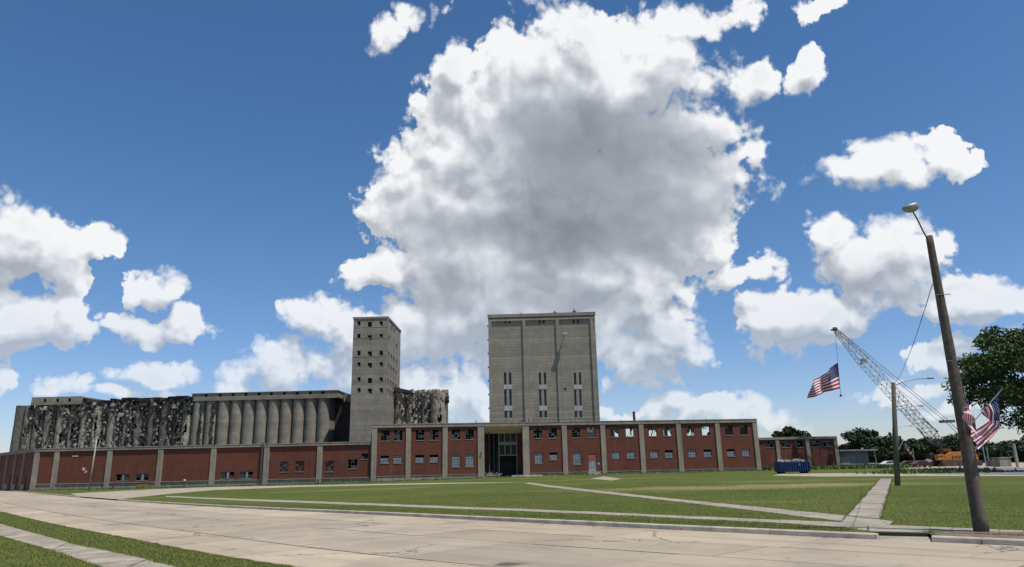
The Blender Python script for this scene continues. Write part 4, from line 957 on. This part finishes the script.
# row of slim lamp posts behind it
B2 = G(897.5, 485.5); T2 = P(893.2, 382.5, B2.y)
lpst = empty('lamp_post', B2, 0, 'nearest dark lamp post beside the walk, its arm reaching right', 'street light', 'lamp posts in a row along the side street')
ax2 = T2-B2; MB().tube([(0, 0, -.1), ax2*.5, ax2], [.21, .18, .15], 12).build('pole', 'wood', lpst, smooth=True)
arm = [P(893.5, 386, B2.y)-B2, P(903, 382, B2.y)-B2, P(914, 379.2, B2.y)-B2, P(929, 378.3, B2.y)-B2]
MB().tube(arm, .035, 6).build('arm', 'galv', lpst, smooth=True); e_ = arm[-1]; MB().tube([e_+Vector((-.15, 0, .0)), e_+Vector((0.05, 0, .03)), e_+Vector((.4, 0, 0.0))], [.05, .10, .05], 8).build('lamp_head', 'galv', lpst, smooth=True)
for (px_, py_, Y, lb) in ((893.7, 409, 77, 'second lamp post of the row, just left behind the nearest slim one'), (893.2, 428, 120, 'third and farthest lamp post of the row at the side street')):
    c_ = copy_tree(lpst); c_['label'] = lb; q_ = P(px_, py_, Y); c_.location = (q_.x-ax2.x, Y, q_.z-ax2.z)
def small_flag(px_, py_, Y, s_, lb):
    o0 = P(px_, py_, Y)
    def sf(u, v): return o0+Vector(((u*.45+v*.12)*s_+.10*math.sin(v*9+u*7), .12*math.sin(u*11), -(v*.55+u*.95)*s_))
    st_ = empty('flag_staff', o0, 0, 'small staff on the row of slim lamp posts holding a drooping flag', 'flag staff'); MB().tube([(.0, 0, .1), (-.7*s_, 0, -1.*s_)], .03, 5).build('rod', 'crane_white', st_)
    flag_mesh('flag', sf, lb, nu=20, group='flags mounted on street poles')
small_flag(903.5, 441, 77, 1.15, 'small drooping stars and stripes flag right of the slim lamp post')
# service wire between timber pole and slim post
wa, wb = P(932.5, 284, YB), P(893.5, 384.5, B2.y); wp = []
for k in range(25): f = k/24; p = wa.lerp(wb, f); p.z -= 1.1*4*f*(1-f)*.35; wp.append(p-wa)
o = MB().tube(wp, .012, 4).build('service_wire', 'steel'); o.location = wa; tag(o, 'thin dark wire sagging from the timber pole to the slim lamp post', 'wire')
# pole by the low wing far left
B3 = G(88.5, 490.8); q_ = P(97, 438.5, B3.y); p3 = empty('lamp_post', B3, 0, 'lone thin pale lamp post in front of the low brick wing at far left', 'street light')
MB().tube([(0, 0, -.1), q_-B3], [.15, .10], 10).build('pole', 'pale_concrete', p3, smooth=True); MB().tube([q_-B3+Vector((-.5, 0, .0)), q_-B3+Vector((0, 0, .12)), q_-B3+Vector((.3, 0, .0))], [.08, .15, .08], 8).build('lamp_head', 'crane_white', p3)
o0 = P(83.5, 465.5, B3.y-1)
def sfs(u, v): return o0+Vector((.15+u*.7-v*.5, .1*math.sin(u*9), -u*1.1-v*.35))
flag_mesh('flag', sfs, 'tiny faded flag drooping from the lone pale lamp post at far left', nu=10, group='flags mounted on street poles')
# small marker post at kerb by the crossing
mk = G(868.5, 530.5); o = MB().tube([(0, 0, 0), (0, 0, .12)], .035, 8).build('marker_stub', 'galv'); o.location = mk; tag(o, 'short metal stub standing at the corner of the crossing apron', 'marker post')

# ------------------------------------------------------------------ crane with its flag
YC = 165.
tip = P(835, 330, YC); foot = P(944, 449, YC+4)
cr = empty('crawler_crane', G(955, 463.5).xy.to_3d()*0+Vector((P(955, 460, YC).x, YC+3, 0)), 0, 'orange crawler crane with a long pale lattice boom leaning left, beyond the lawn', 'crane')
O = cr.location.copy()
bd = (tip-foot); BL = bd.length; bu = bd.normalized(); bs_ = bu.cross(Vector((0, 1, 0))).normalized(); bw = bu.cross(bs_)
def bsec(f0, f1, w0, w1, n, m_, rt=.07):
    mb = MB(); cor = [(-1, -1), (1, -1), (1, 1), (-1, 1)]
    def pt(f, w_, c): return foot-O+bd*f+bs_*c[0]*w_/2+bw*c[1]*w_/2
    for c in cor: mb.tube([pt(f0, w0, c), pt(f1, w1, c)], rt, 4)
    for k in range(n):
        fa, fb = lerp(f0, f1, k/n), lerp(f0, f1, (k+1)/n); wa_, wb_ = lerp(w0, w1, k/n), lerp(w0, w1, (k+1)/n)
        for q_ in range(4):
            c, d = cor[q_], cor[(q_+1) % 4]
            if k % 2: c, d = d, c
            mb.tube([pt(fa, wa_, c), pt(fb, wb_, d)], rt*.6, 4); mb.tube([pt(fb, wb_, cor[q_]), pt(fb, wb_, cor[(q_+1) % 4])], rt*.5, 4)
    return mb.build('boom_section', m_, cr)
bsec(0, .12, .7, 2.1, 4, 'crane_dark'); bsec(.12, .45, 2.1, 2.1, 9, 'crane_dark'); bsec(.45, .74, 2.1, 2.1, 8, 'crane_white', .06); bsec(.74, 1., 2.1, .7, 8, 'crane_white', .075)
jn = MB(); c_ = foot-O+bd*.735; jn.tube([c_-bs_*1.2, c_+bs_*1.2], .22, 6); jn.box(tuple(c_-Vector((.5, .5, .5))), tuple(c_+Vector((.5, .5, .5)))); jn.build('splice_plate', 'crane_white', cr)
sh_ = MB(); sh_.tube([tip-O+Vector((-.5, -.3, .2)), tip-O+Vector((.3, -.3, .2))], .45, 10); sh_.tube([tip-O+Vector((-.9, 0, 0)), tip-O+Vector((.5, 0, .4))], .25, 6); sh_.build('boom_head', 'crane_dark', cr)
gantry = P(974, 447, YC+7); bail = P(947, 421.5, YC+3)
for k, dy in enumerate((-.7, .7)):
    MB().tube([tip-O+Vector((0, dy, .3)), bail-O+Vector((0, dy, .15))], .06, 4).build('pendant_cable', 'steel', cr)
    MB().tube([bail-O+Vector((0, dy, 0)), gantry-O+Vector((0, dy, 0))], .09, 4).build('hoist_cable', 'steel', cr)
MB().tube([foot-O+bd*.74+bs_*-.0, bail-O+Vector((-1.5, 0, -.2))], .035, 4).build('hoist_cable', 'steel', cr)
MB().box(tuple(bail-O-Vector((1.3, 1., .25))), tuple(bail-O+Vector((1.3, 1., .3)))).build('bail', 'crane_dark', cr)
MB().tube([foot-O+bd*.1+bs_*1.3, foot-O+bd*.1-bs_*1.8, foot-O+bd*.22-bs_*1.1], .16, 5).tube([foot-O+bd*.02, foot-O+bd*.1+bs_*1.6, foot-O+bd*.2+bs_*1.2], .12, 5).build('boom_stop', 'crane_dark', cr)
cbx = MB(); x0_ = P(947, 455, YC)[0]-O.x; x1_ = P(982, 455, YC)[0]-O.x; zt_ = P(960, 451.5, YC).z; zb_ = P(960, 460.3, YC).z
cbx.add([(x0_, -1.6, zb_), (x1_, -1.6, zb_), (x1_, 1.8, zb_), (x0_, 1.8, zb_), (x0_+.3, -1.6, zt_-.9), (x0_+1.6, -1.6, zt_), (x1_-1.4, -1.6, zt_), (x1_, -1.6, zt_-.8), (x0_+.3, 1.8, zt_-.9), (x0_+1.6, 1.8, zt_), (x1_-1.4, 1.8, zt_), (x1_, 1.8, zt_-.8)],
        [(0, 1, 7, 6, 5, 4), (3, 8, 9, 10, 11, 2), (4, 5, 9, 8), (5, 6, 10, 9), (6, 7, 11, 10), (0, 4, 8, 3), (1, 2, 11, 7), (0, 3, 2, 1)]); cbx.build('machinery_house', 'orange', cr, bevel=.06)
gq = MB(); [gq.box((x0_+1.9+k*.75, -1.66, zb_+.5), (x0_+2.4+k*.75, -1.603, zt_-.9)) for k in range(5)]; gq.build('engine_grille', 'steel', cr, kind='stuff'); MB().box((x0_+.2, -1.3, zt_+.01), (x0_+2.2, 1.2, zt_+.7)).build('winch_cover', 'rust', cr, bevel=.1); MB().tube([(x1_-2., 0, zt_), (x1_-2., 0, zt_+1.0)], .12, 8).build('exhaust', 'rust', cr)
cabx = MB(); cabx.box((x0_-1.5, -1.9, zb_+.1), (x0_-.05, -.5, zt_-.6)); ca = cabx.build('cab', 'orange', cr, bevel=.08); box('window', (x0_-1.3, -1.96, zb_+.9), (x0_-.2, -1.903, zt_-.8), 'glass', ca)
for dy in (-2.6, 1.6):
    tr = MB(); n = 20; xl, xr = x0_-1., x1_+.2; rr_ = .62
    prof = [(xl+rr_+math.cos(a)*rr_, rr_+math.sin(a)*rr_) for a in [math.pi/2+math.pi*k/9 for k in range(10)]]+[(xr-rr_+math.cos(a)*rr_, rr_+math.sin(a)*rr_) for a in [-math.pi/2+math.pi*k/9 for k in range(10)]]
    vs = [(x, dy, z) for x, z in prof]+[(x, dy+1., z) for x, z in prof]; n = len(prof)
    tr.add(vs, [tuple(range(n)), tuple(reversed(range(n, 2*n)))]+[(i, n+i, n+(i+1) % n, (i+1) % n) for i in range(n)]); to = tr.build('track', 'steel', cr)
    wl_ = MB()
    for k in range(6): x = lerp(xl+.6, xr-.6, k/5); wl_.tube([(x, dy-.05, .6), (x, dy+1.05, .6)], .4, 12)
    wl_.build('roller', 'rust', to)
MB().box((x0_+.5, -1.5, 1.25), (x1_-1, 1.5, zb_-.01)).build('turntable', 'crane_dark', cr)
gm = MB(); gm.tube([(x1_-2.5, -1, zt_), gantry-O+Vector((0, -1, 0))], .12, 5); gm.tube([(x1_-.4, -1, zt_-.5), gantry-O+Vector((0, -1, 0))], .12, 5); gm.tube([gantry-O+Vector((0, -1, 0)), gantry-O+Vector((0, 1, 0))], .2, 8); gm.build('gantry', 'crane_dark', cr)
# line and flag hanging from the boom tip
ft, fb = P(837.8, 362.5, YC), P(840.5, 391.5, YC)
hk = MB(); hk.tube([tip-O, ft-O], .04, 4); hk.build('load_line', 'steel', cr)
wt_ = empty('line_weight', P(840.8, 395.5, YC), 0, 'small dark weight holding down the huge flag under the crane', 'weight'); MB().tube([(0, 0, -.25), (0, 0, .25)], .24, 10).build('block', 'steel', wt_); MB().tube([(0, 0, .3), ft-P(840.8, 395.5, YC)], .045, 4).build('line', 'steel', wt_)
c0 = [ft, P(829, 369, YC), P(822, 376.5, YC), P(811.5, 380.5, YC)]; c1 = [fb+Vector((0, 0, .7)), P(829, 391.2, YC), P(819.5, 394.5, YC), P(808.8, 398.5, YC)]
def sfC(u, v):
    p = interp(c0, u).lerp(interp(c1, u), v); return p+Vector((.1, .9, .1))*math.sin(u*11+v*3.)*min(1, u*3)+Vector((0, .3, .07))*math.sin(u*23+v*4)*u
flag_mesh('flag', sfC, 'huge stars and stripes flag flying from the crane boom tip', nu=40)

# ------------------------------------------------------------------ dumpster, yard things
DB = P(782, 473, 1).xy
def dumpster():
    g_ = G(796, 473.4); o = empty('dumpster', g_, R(4), 'long blue ribbed roll off dumpster on the gravel beside the small brick wing', 'dumpster')
    Wd = (P(810.5, 465, g_.y).x-P(780.5, 465, g_.y).x)/2; Hd = P(796, 461.8, g_.y).z
    b = MB(); b.box((-Wd, 0, .25), (Wd, .08, Hd)); b.box((-Wd, 2.3, .25), (Wd, 2.38, Hd)); b.box((-Wd, .08, .25), (-Wd+.08, 2.3, Hd)); b.box((Wd-.08, .08, .25), (Wd, 2.3, Hd)); b.box((-Wd+.08, .08, .25), (Wd-.08, 2.3, .33)); b.build('body', 'blue', o)
    r_ = MB(); n = 12
    for k in range(n+1): x = lerp(-Wd+.08, Wd-.08, k/n); r_.box((x-.08, -.12, .3), (x+.08, -.003, Hd-.15))
    r_.build('rib', 'blue', o); MB().box((-Wd-.05, -.14, Hd-.15), (Wd+.05, -.003, Hd+.03)).build('rim', 'blue', o)
    MB().tube([(-Wd+.5, -.05, .2), (-Wd+.5, 2.4, .2)], .2, 10).tube([(Wd-.5, -.05, .2), (Wd-.5, 2.4, .2)], .2, 10).build('wheel', 'rubber', o)
    box('label_plate', (Wd*.25, -.16, 1.2), (Wd*.32, -.125, 1.5), 'galv', o)
    j = MB(); g2 = random.Random(4); chunks(j, g2, 40, -Wd+.4, Wd-.4, .4, 2., lambda x, g: Hd-.1+g.random()*.15, .15, .4); jo = j.build('debris_load', 'rubble'); jo.location = g_; jo.rotation_euler = (0, 0, R(4)); tag(jo, 'broken pale debris heaped inside the blue dumpster', 'debris', kind='stuff')
    box('floor_load', (-Wd+.09, .09, .34), (Wd-.09, 2.29, Hd-.3), 'soil', o)
dumpster()
def car(px_, py_, Y, m_, lb, flip=1):
    x = P(px_, py_, Y).x; o = empty('parked_car', (x, Y, 0), R(8)*flip, lb, 'car', 'cars parked in the yard')
    prof = [(-2.25, .35), (-2.3, .75), (-1.5, .98), (-.75, 1.42), (.75, 1.45), (1.5, 1.02), (2.2, .92), (2.3, .4)]
    vs = [(a, -.85, b) for a, b in prof]+[(a, .85, b) for a, b in prof]; n = len(prof)
    MB().add(vs, [tuple(reversed(range(n)))[::-1], tuple(reversed(range(n, 2*n)))]+[(i, n+i, n+(i+1) % n, (i+1) % n) for i in range(n)]).build('body', m_, o, bevel=.08)
    MB().add([(-1.3, -.87, 1.0), (1.3, -.87, 1.02), (.68, -.87, 1.38), (-.68, -.87, 1.36)], [(0, 1, 2, 3)]).build('window', 'glass', o)
    for wx in (-1.45, 1.45):
        for wy in (-.88, .7): wh = MB().tube([(wx, wy, .33), (wx, wy+.2, .33)], .33, 14).build('wheel', 'rubber', o); MB().tube([(wx, wy-.01, .33), (wx, wy+.21, .33)], .17, 10).build('rim', 'galv', wh)
car(921, 464, 158, 'car_paint', 'dark red parked car in the yard right of the lamp posts'); car(909.5, 464, 164, 'car_paint', 'dark red parked car just behind the row of lamp posts', -1)
car(889, 465, 178, 'car_white', 'pale parked car left of the lamp posts by the trees'); 
# concrete blocks, gravel heap, bin, posts
def cblock(x0, x1, y0, y1, Y, lb, m_='pale_concrete', name='concrete_block', cat='block'):
    a_ = P(x0, y0, Y); b_ = P(x1, y1, Y); o = empty(name, ((a_.x+b_.x)/2, Y, 0), 0, lb, cat); w_ = (b_.x-a_.x)/2; h_ = a_.z
    box('body', (-w_, 0, -.1), (w_, 2.2, h_-.2), m_, o, bevel=.05); box('cap', (-w_-.08, -.1, h_-.197), (w_+.08, 2.3, h_), m_, o); return o
cblock(868.5, 878.5, 463, 468, 160, 'pale concrete block in the grass right of the grey shed')
cblock(879.5, 886.5, 464, 467.5, 165, 'lower pale concrete block beside the other block')
cblock(998.5, 1012, 457.2, 466, 142, 'grey walled enclosure under the big tree at right', 'plinth', 'bin_enclosure', 'enclosure')
cblock(992, 998, 460, 466, 150, 'small grey cabinet left of the walled enclosure', 'metal_shed', 'utility_cabinet', 'cabinet')
for k, (x, y0, y1, Y, lb) in enumerate(((982.5, 446, 466, 150, 'thin grey post between the timber pole and the big tree'), (986.5, 448, 466, 155, 'second thin grey post right of the first'), (1013.5, 444, 466.5, 130, 'pale post at the right of the walled enclosure'), (959.5, 463.5, 473.5, 108, 'short white post on the verge near the timber pole'), (912.5, 449, 463, 172, 'slim post in front of the trees beside the red cars'))):
    q_ = P(x, y0, Y); o = empty('marker_post', (q_.x, Y, 0), 0, lb, 'post'); MB().tube([(0, 0, -.1), (0, 0, q_.z)], .12 if k != 2 else .25, 8).build('shaft', 'galv' if k != 2 else 'pale_concrete', o); MB().tube([(0, 0, q_.z), (0, 0, q_.z+.12)], .16, 8).build('cap', 'galv', o)
hp = MB(); hq = random.Random(2)
nrg, nsg = 14, 28; cxh = P(927, 463, 182)
for i in range(nrg+1):
    for j in range(nsg):
        f = i/nrg; a = 2*math.pi*j/nsg; rr_ = 4.6*f; z = 1.7*(1-f)**1.15+mnoise.noise(Vector((rr_*math.cos(a)*.5, rr_*math.sin(a)*.5, 0)))*.6*(1-f)
        hp.v.append((rr_*math.cos(a), rr_*.8*math.sin(a), z if i < nrg else -.05))
for i in range(nrg):
    for j in range(nsg): hp.f.append((i*nsg+j, (i+1)*nsg+j, (i+1)*nsg+(j+1) % nsg, i*nsg+(j+1) % nsg)); hp.mi.append(0)
o = hp.build('gravel_heap', 'mound', kind='stuff'); o.location = (cxh.x, 182, 0); tag(o, 'grey gravel heap between the parked cars and the crane', 'gravel heap')
# hydrants / small white posts at the wing base
for (px_, py_, lb) in ((184.5, 481, 'short white vent post on the ledge of the low wing'), (113, 486, 'rusty vent stub against the plinth of the low wing, left of the plywood'), (318, 481, 'brown stub pipe by the low wing plinth')):
    g_ = G(px_, py_+9.); g_.y = min(g_.y, FL.o.y-1.5); g_ = P(px_, py_, FL.o.y-1.2); o = empty('vent_post', (g_.x, g_.y, gz(g_.x)), 0, lb, 'vent post'); MB().tube([(0, 0, -.1), (0, 0, g_.z-gz(g_.x))], .11, 8).build('pipe', 'rust', o); MB().tube([(0, 0, g_.z-gz(g_.x)), (0, 0, g_.z-gz(g_.x)+.35)], .24, 8).build('cap', 'car_white' if 'white' in lb else 'rust', o)

# ------------------------------------------------------------------ vegetation
def leaves(mb, rg, centre, rad, n, size, squash=.8):
    for _ in range(n):
        d = Vector((rg.gauss(0, 1), rg.gauss(0, 1), rg.gauss(0, 1))).normalized(); f = rg.random()**.38
        p = Vector(centre)+Vector((d.x*rad, d.y*rad, d.z*rad*squash))*f
        a = Vector((rg.gauss(0, 1), rg.gauss(0, 1), rg.gauss(0, .6))).normalized(); b = a.cross(Vector((rg.gauss(0, 1), rg.gauss(0, 1), rg.gauss(0, 1)))).normalized()
        s_ = size*rg.uniform(.5, 1.25); k = len(mb.v); mb.v += [tuple(p-a*s_), tuple(p+b*s_*.5), tuple(p+a*s_), tuple(p-b*s_*.5)]; mb.f.append((k, k+1, k+2, k+3)); mb.mi.append(0)
def tree(x, y, h, cw, label, group, seed, mats='leaf', nleaf=9000, size=.3, trunk=.35, base=.25, clumps=60, name='broadleaf_tree'):
    rg = random.Random(seed); o = empty(name, (x, y, gz(x)), 0, label, 'tree', group)
    tk = MB(); tk.tube([(0, 0, -.2), (.1, 0, h*.25), (.25, .1, h*.5), (.1, 0, h*.8)], [trunk, trunk*.75, trunk*.5, trunk*.15], 10)
    lf = MB(); cz = h*(1+base)/2; ch = h*(1-base)/2
    for k in range(clumps):
        while True:
            v = Vector((rg.uniform(-1, 1), rg.uniform(-1, 1), rg.uniform(-1, 1)))
            if v.length < 1 and v.length > .35: break
        f = .86; wd = cw*(1-.25*max(0, v.z)); c_ = Vector((v.x*wd*f, v.y*wd*f, cz+v.z*ch*f)); cr_ = cw*rg.uniform(.14, .30)
        leaves(lf, rg, c_, cr_, nleaf//clumps, size, .62)
        if k % 3 == 0: st_ = Vector((.15, 0, h*rg.uniform(.22, .55))); tk.tube([st_, st_.lerp(c_, .5)+Vector((0, 0, -.3)), c_], [trunk*.32, trunk*.2, trunk*.06], 6)
    tk.build('trunk', 'bark', o, smooth=True); lf.build('crown', mats, o); return o
# big tree at the right edge
xt = P(1040, 450, 97).x
tree(xt, 97, P(1025, 314, 97).z, 9.8, 'tall leafy tree at the right edge of the picture behind the flags', None, 5, 'leaf', 34000, .27, .42, .17, 105)
# distant dark trees
specs = [(792, 428.5, 26, 236, 'dark rounded tree showing over the roof of the small brick wing'),
         (866, 431.5, 34, 250, 'largest dark tree right of the grey shed'), (845, 445, 16, 262, 'low dark tree just over the shed roof'), (889, 440, 24, 262, 'dark tree right behind the row of lamp posts'),
         (916, 438.5, 28, 262, 'dark tree behind the foot of the crane boom'), (938, 446, 26, 268, 'lower dark tree left of the orange crane'), (962, 437, 28, 256, 'dark tree rising behind the timber pole'),
         (984, 449, 26, 250, 'low dark tree behind the right pole flag'), (1008, 446, 30, 246, 'dark tree behind the big tree trunk'), (1035, 440, 34, 250, 'dark tree at the far right edge beyond the enclosure')]
for k, (px_, py_, wpx, Y, lb) in enumerate(specs):
    tp_ = P(px_, py_, Y); r_ = wpx/F*Y*.98
    tree(tp_.x, Y, tp_.z*1.10, r_*1.1, lb, 'dark trees beyond the site', 40+k, 'leaf_far', 9000, .62, .45, -.05, 44)
# low woodland edge closing the gap under the crowns
hb = MB(); hg_ = random.Random(77)
for k in range(60):
    px_ = lerp(878, 1075, k/59); c_ = P(px_, 461, 275); leaves(hb, hg_, (c_.x, 275+hg_.uniform(-4, 4), 2.2), hg_.uniform(3, 5), 170, .7, .8)
tag(hb.build('undergrowth', 'leaf_far'), 'dark undergrowth below the distant trees', 'undergrowth', kind='stuff')
# weeds along building feet and lane
def weeds(name, pts, n, h, label, seed, sp=.6):
    rg = random.Random(seed); mb = MB()
    for _ in range(n):
        i = rg.randrange(len(pts)-1); f = rg.random(); p = Vector(pts[i]).lerp(Vector(pts[i+1]), f); x = p.x+rg.gauss(0, sp); y = p.y+rg.gauss(0, sp); hh = h*rg.uniform(.4, 1.2); a = rg.uniform(0, 6.28); wd = hh*.28
        z = gz(x)-.02; mb.v += [(x-math.cos(a)*wd, y-math.sin(a)*wd, z), (x+math.cos(a)*wd, y+math.sin(a)*wd, z), (x+rg.gauss(0, hh*.3), y+rg.gauss(0, hh*.3), z+hh)]; k = len(mb.v); mb.f.append((k-3, k-2, k-1)); mb.mi.append(0)
    tag(mb.build(name, 'weed'), label, 'weeds', kind='stuff')
weeds('weeds', [P(762, 469, 166), P(800, 469, 166), P(840, 469, 166), P(885, 469, 160)], 9000, .8, 'rank green weeds along the foot of the small brick wing and shed', 1, 3.2)
weeds('weeds', [FL.o+FL.e*s_c+Vector((0, -1.2, 0)), FL.o+Vector((0, -1., 0))], 3500, .35, 'thin line of weeds along the low wing plinth', 2, .5)
weeds('weeds', [FM.o+Vector((0, -1.0, 0)), FM.o+FM.e*PS[-1]+FM.n*-1.0], 3000, .3, 'thin line of weeds along the tall wing plinth', 3, .45)
weeds('weeds', [P(910, 470, 100), P(955, 470, 100)], 2500, .6, 'weeds beyond the lane in front of the parked cars', 4, 2.5)
# grass blades on the verges and near lawn
def blades(name, sampler, n, h, seed, zoff, label):
    rg = random.Random(seed); vs = []; fs = []
    for _ in range(n):
        x, y = sampler(rg)
        a = rg.uniform(0, 6.283); wd = h*.09+.006; hh = h*rg.uniform(.5, 1.3); lx, ly = rg.gauss(0, hh*.4), rg.gauss(0, hh*.4); z = gz(x)+zoff-.01
        k = len(vs); vs += [(x-math.cos(a)*wd, y-math.sin(a)*wd, z), (x+math.cos(a)*wd, y+math.sin(a)*wd, z), (x+lx, y+ly, z+hh)]; fs.append((k, k+1, k+2))
    mb = MB(); mb.v = vs; mb.f = fs; mb.mi = [0]*len(fs); tag(mb.build(name, 'grass_blade'), label, 'grass', kind='stuff')
nn0 = [st(p) for p in n0]; nn1 = [st(p) for p in n1]
def cross_at(arr, t):
    arr = sorted(arr)
    for (t0, c0_), (t1, c1_) in zip(arr, arr[1:]):
        if t0 <= t <= t1: return lerp(c0_, c1_, (t-t0)/(t1-t0))
    return arr[0][1] if t < arr[0][0] else arr[-1][1]
def s_verge(rg):
    t = 8+62*rg.random()**1.6; hi = KN-.03+.09*mnoise.noise(Vector((t*1.3, 0, 0))); lo__ = cross_at(nn0, t)+.02; p = S(t, rg.uniform(lo__, hi) if rg.random() > .25 else hi-abs(rg.gauss(0, .07))); return p.x, p.y
def s_near(rg):
    t = 4+30*rg.random()**1.4; hi = cross_at(nn1, t)-.02; p = S(t, hi-rg.random()**1.3*5); return p.x, p.y
def s_far(rg):
    t = tg1+1.+55*rg.random()**1.3; p = S(t, KF+.22+rg.random()**1.4*1.6); return p.x, p.y
blades('grass', s_verge, 110000, .055, 1, -.07, 'strip of grass between the near sidewalk and the street')
blades('grass', s_near, 80000, .055, 2, -.07, 'grass in the near left corner below the sidewalk')
blades('grass', s_far, 26000, .05, 3, 0., 'grass along the far kerb')

def in_poly(x, y, poly):
    c = False; n = len(poly)
    for i in range(n):
        a, b = poly[i], poly[i-1]
        if (a.y > y) != (b.y > y) and x < (b.x-a.x)*(y-a.y)/(b.y-a.y)+a.x: c = not c
    return c
PAVED = [GL((847, 515.8), (880, 478.8), (892.5, 478.8), (880, 519.2)), GL((847, 516), (881, 519.5), (893, 521.4), (889, 525), (930, 527), (1024, 530.6), (1150, 536), (1150, 541), (1024, 534.3), (928, 533), (872, 533), (841, 528)),
         GL((847, 522.6), (780, 520), (650, 514.6), (475, 507.4), (300, 500.9), (300, 502.9), (475, 509.7), (650, 517.1), (780, 523.3), (841, 527.4)), GL((845, 515.7), (766, 508), (683, 499.8), (600, 490.9), (600, 493.3), (683, 502.6), (766, 512.3), (841, 521.3))]
def s_lawn(rg):
    while True:
        t = -6+52*rg.random(); p = S(t, KF+1.2+36*rg.random()**1.9)
        if not any(in_poly(p.x, p.y, q_) for q_ in PAVED): return p.x, p.y
def edge_sampler(*lines):
    segs = [(a, b, (b-a).length) for ln in lines for a, b in zip(ln, ln[1:])]; tot = sum(l for *_, l in segs)
    def f(rg):
        r_ = rg.random()*tot
        for a, b, l in segs:
            if r_ <= l: p = a.lerp(b, r_/l); q_ = (b-a).normalized(); n_ = Vector((-q_.y, q_.x, 0)); p = p+n_*(rg.gauss(0, .035)+.05*mnoise.noise(p*.9)); return p.x, p.y
            r_ -= l
        return a.x, a.y
    return f
blades('grass', s_lawn, 170000, .05, 4, 0., 'short blades of the lawn nearest the far kerb')
blades('grass', edge_sampler(GL((880, 519.2), (892.5, 478.8)), GL((847, 515.8), (880, 478.8)), GL((780, 520), (650, 514.6), (475, 507.4)), GL((780, 523.3), (650, 517.1), (475, 509.7)), GL((766, 508), (683, 499.8), (600, 490.9)), GL((766, 512.3), (683, 502.6), (600, 493.3))), 14000, .04, 5, .01, 'ragged grass growing over the path edges')
blades('grass', edge_sampler(n0, n1), 9000, .05, 6, -.05, 'ragged grass growing over the edges of the near sidewalk')
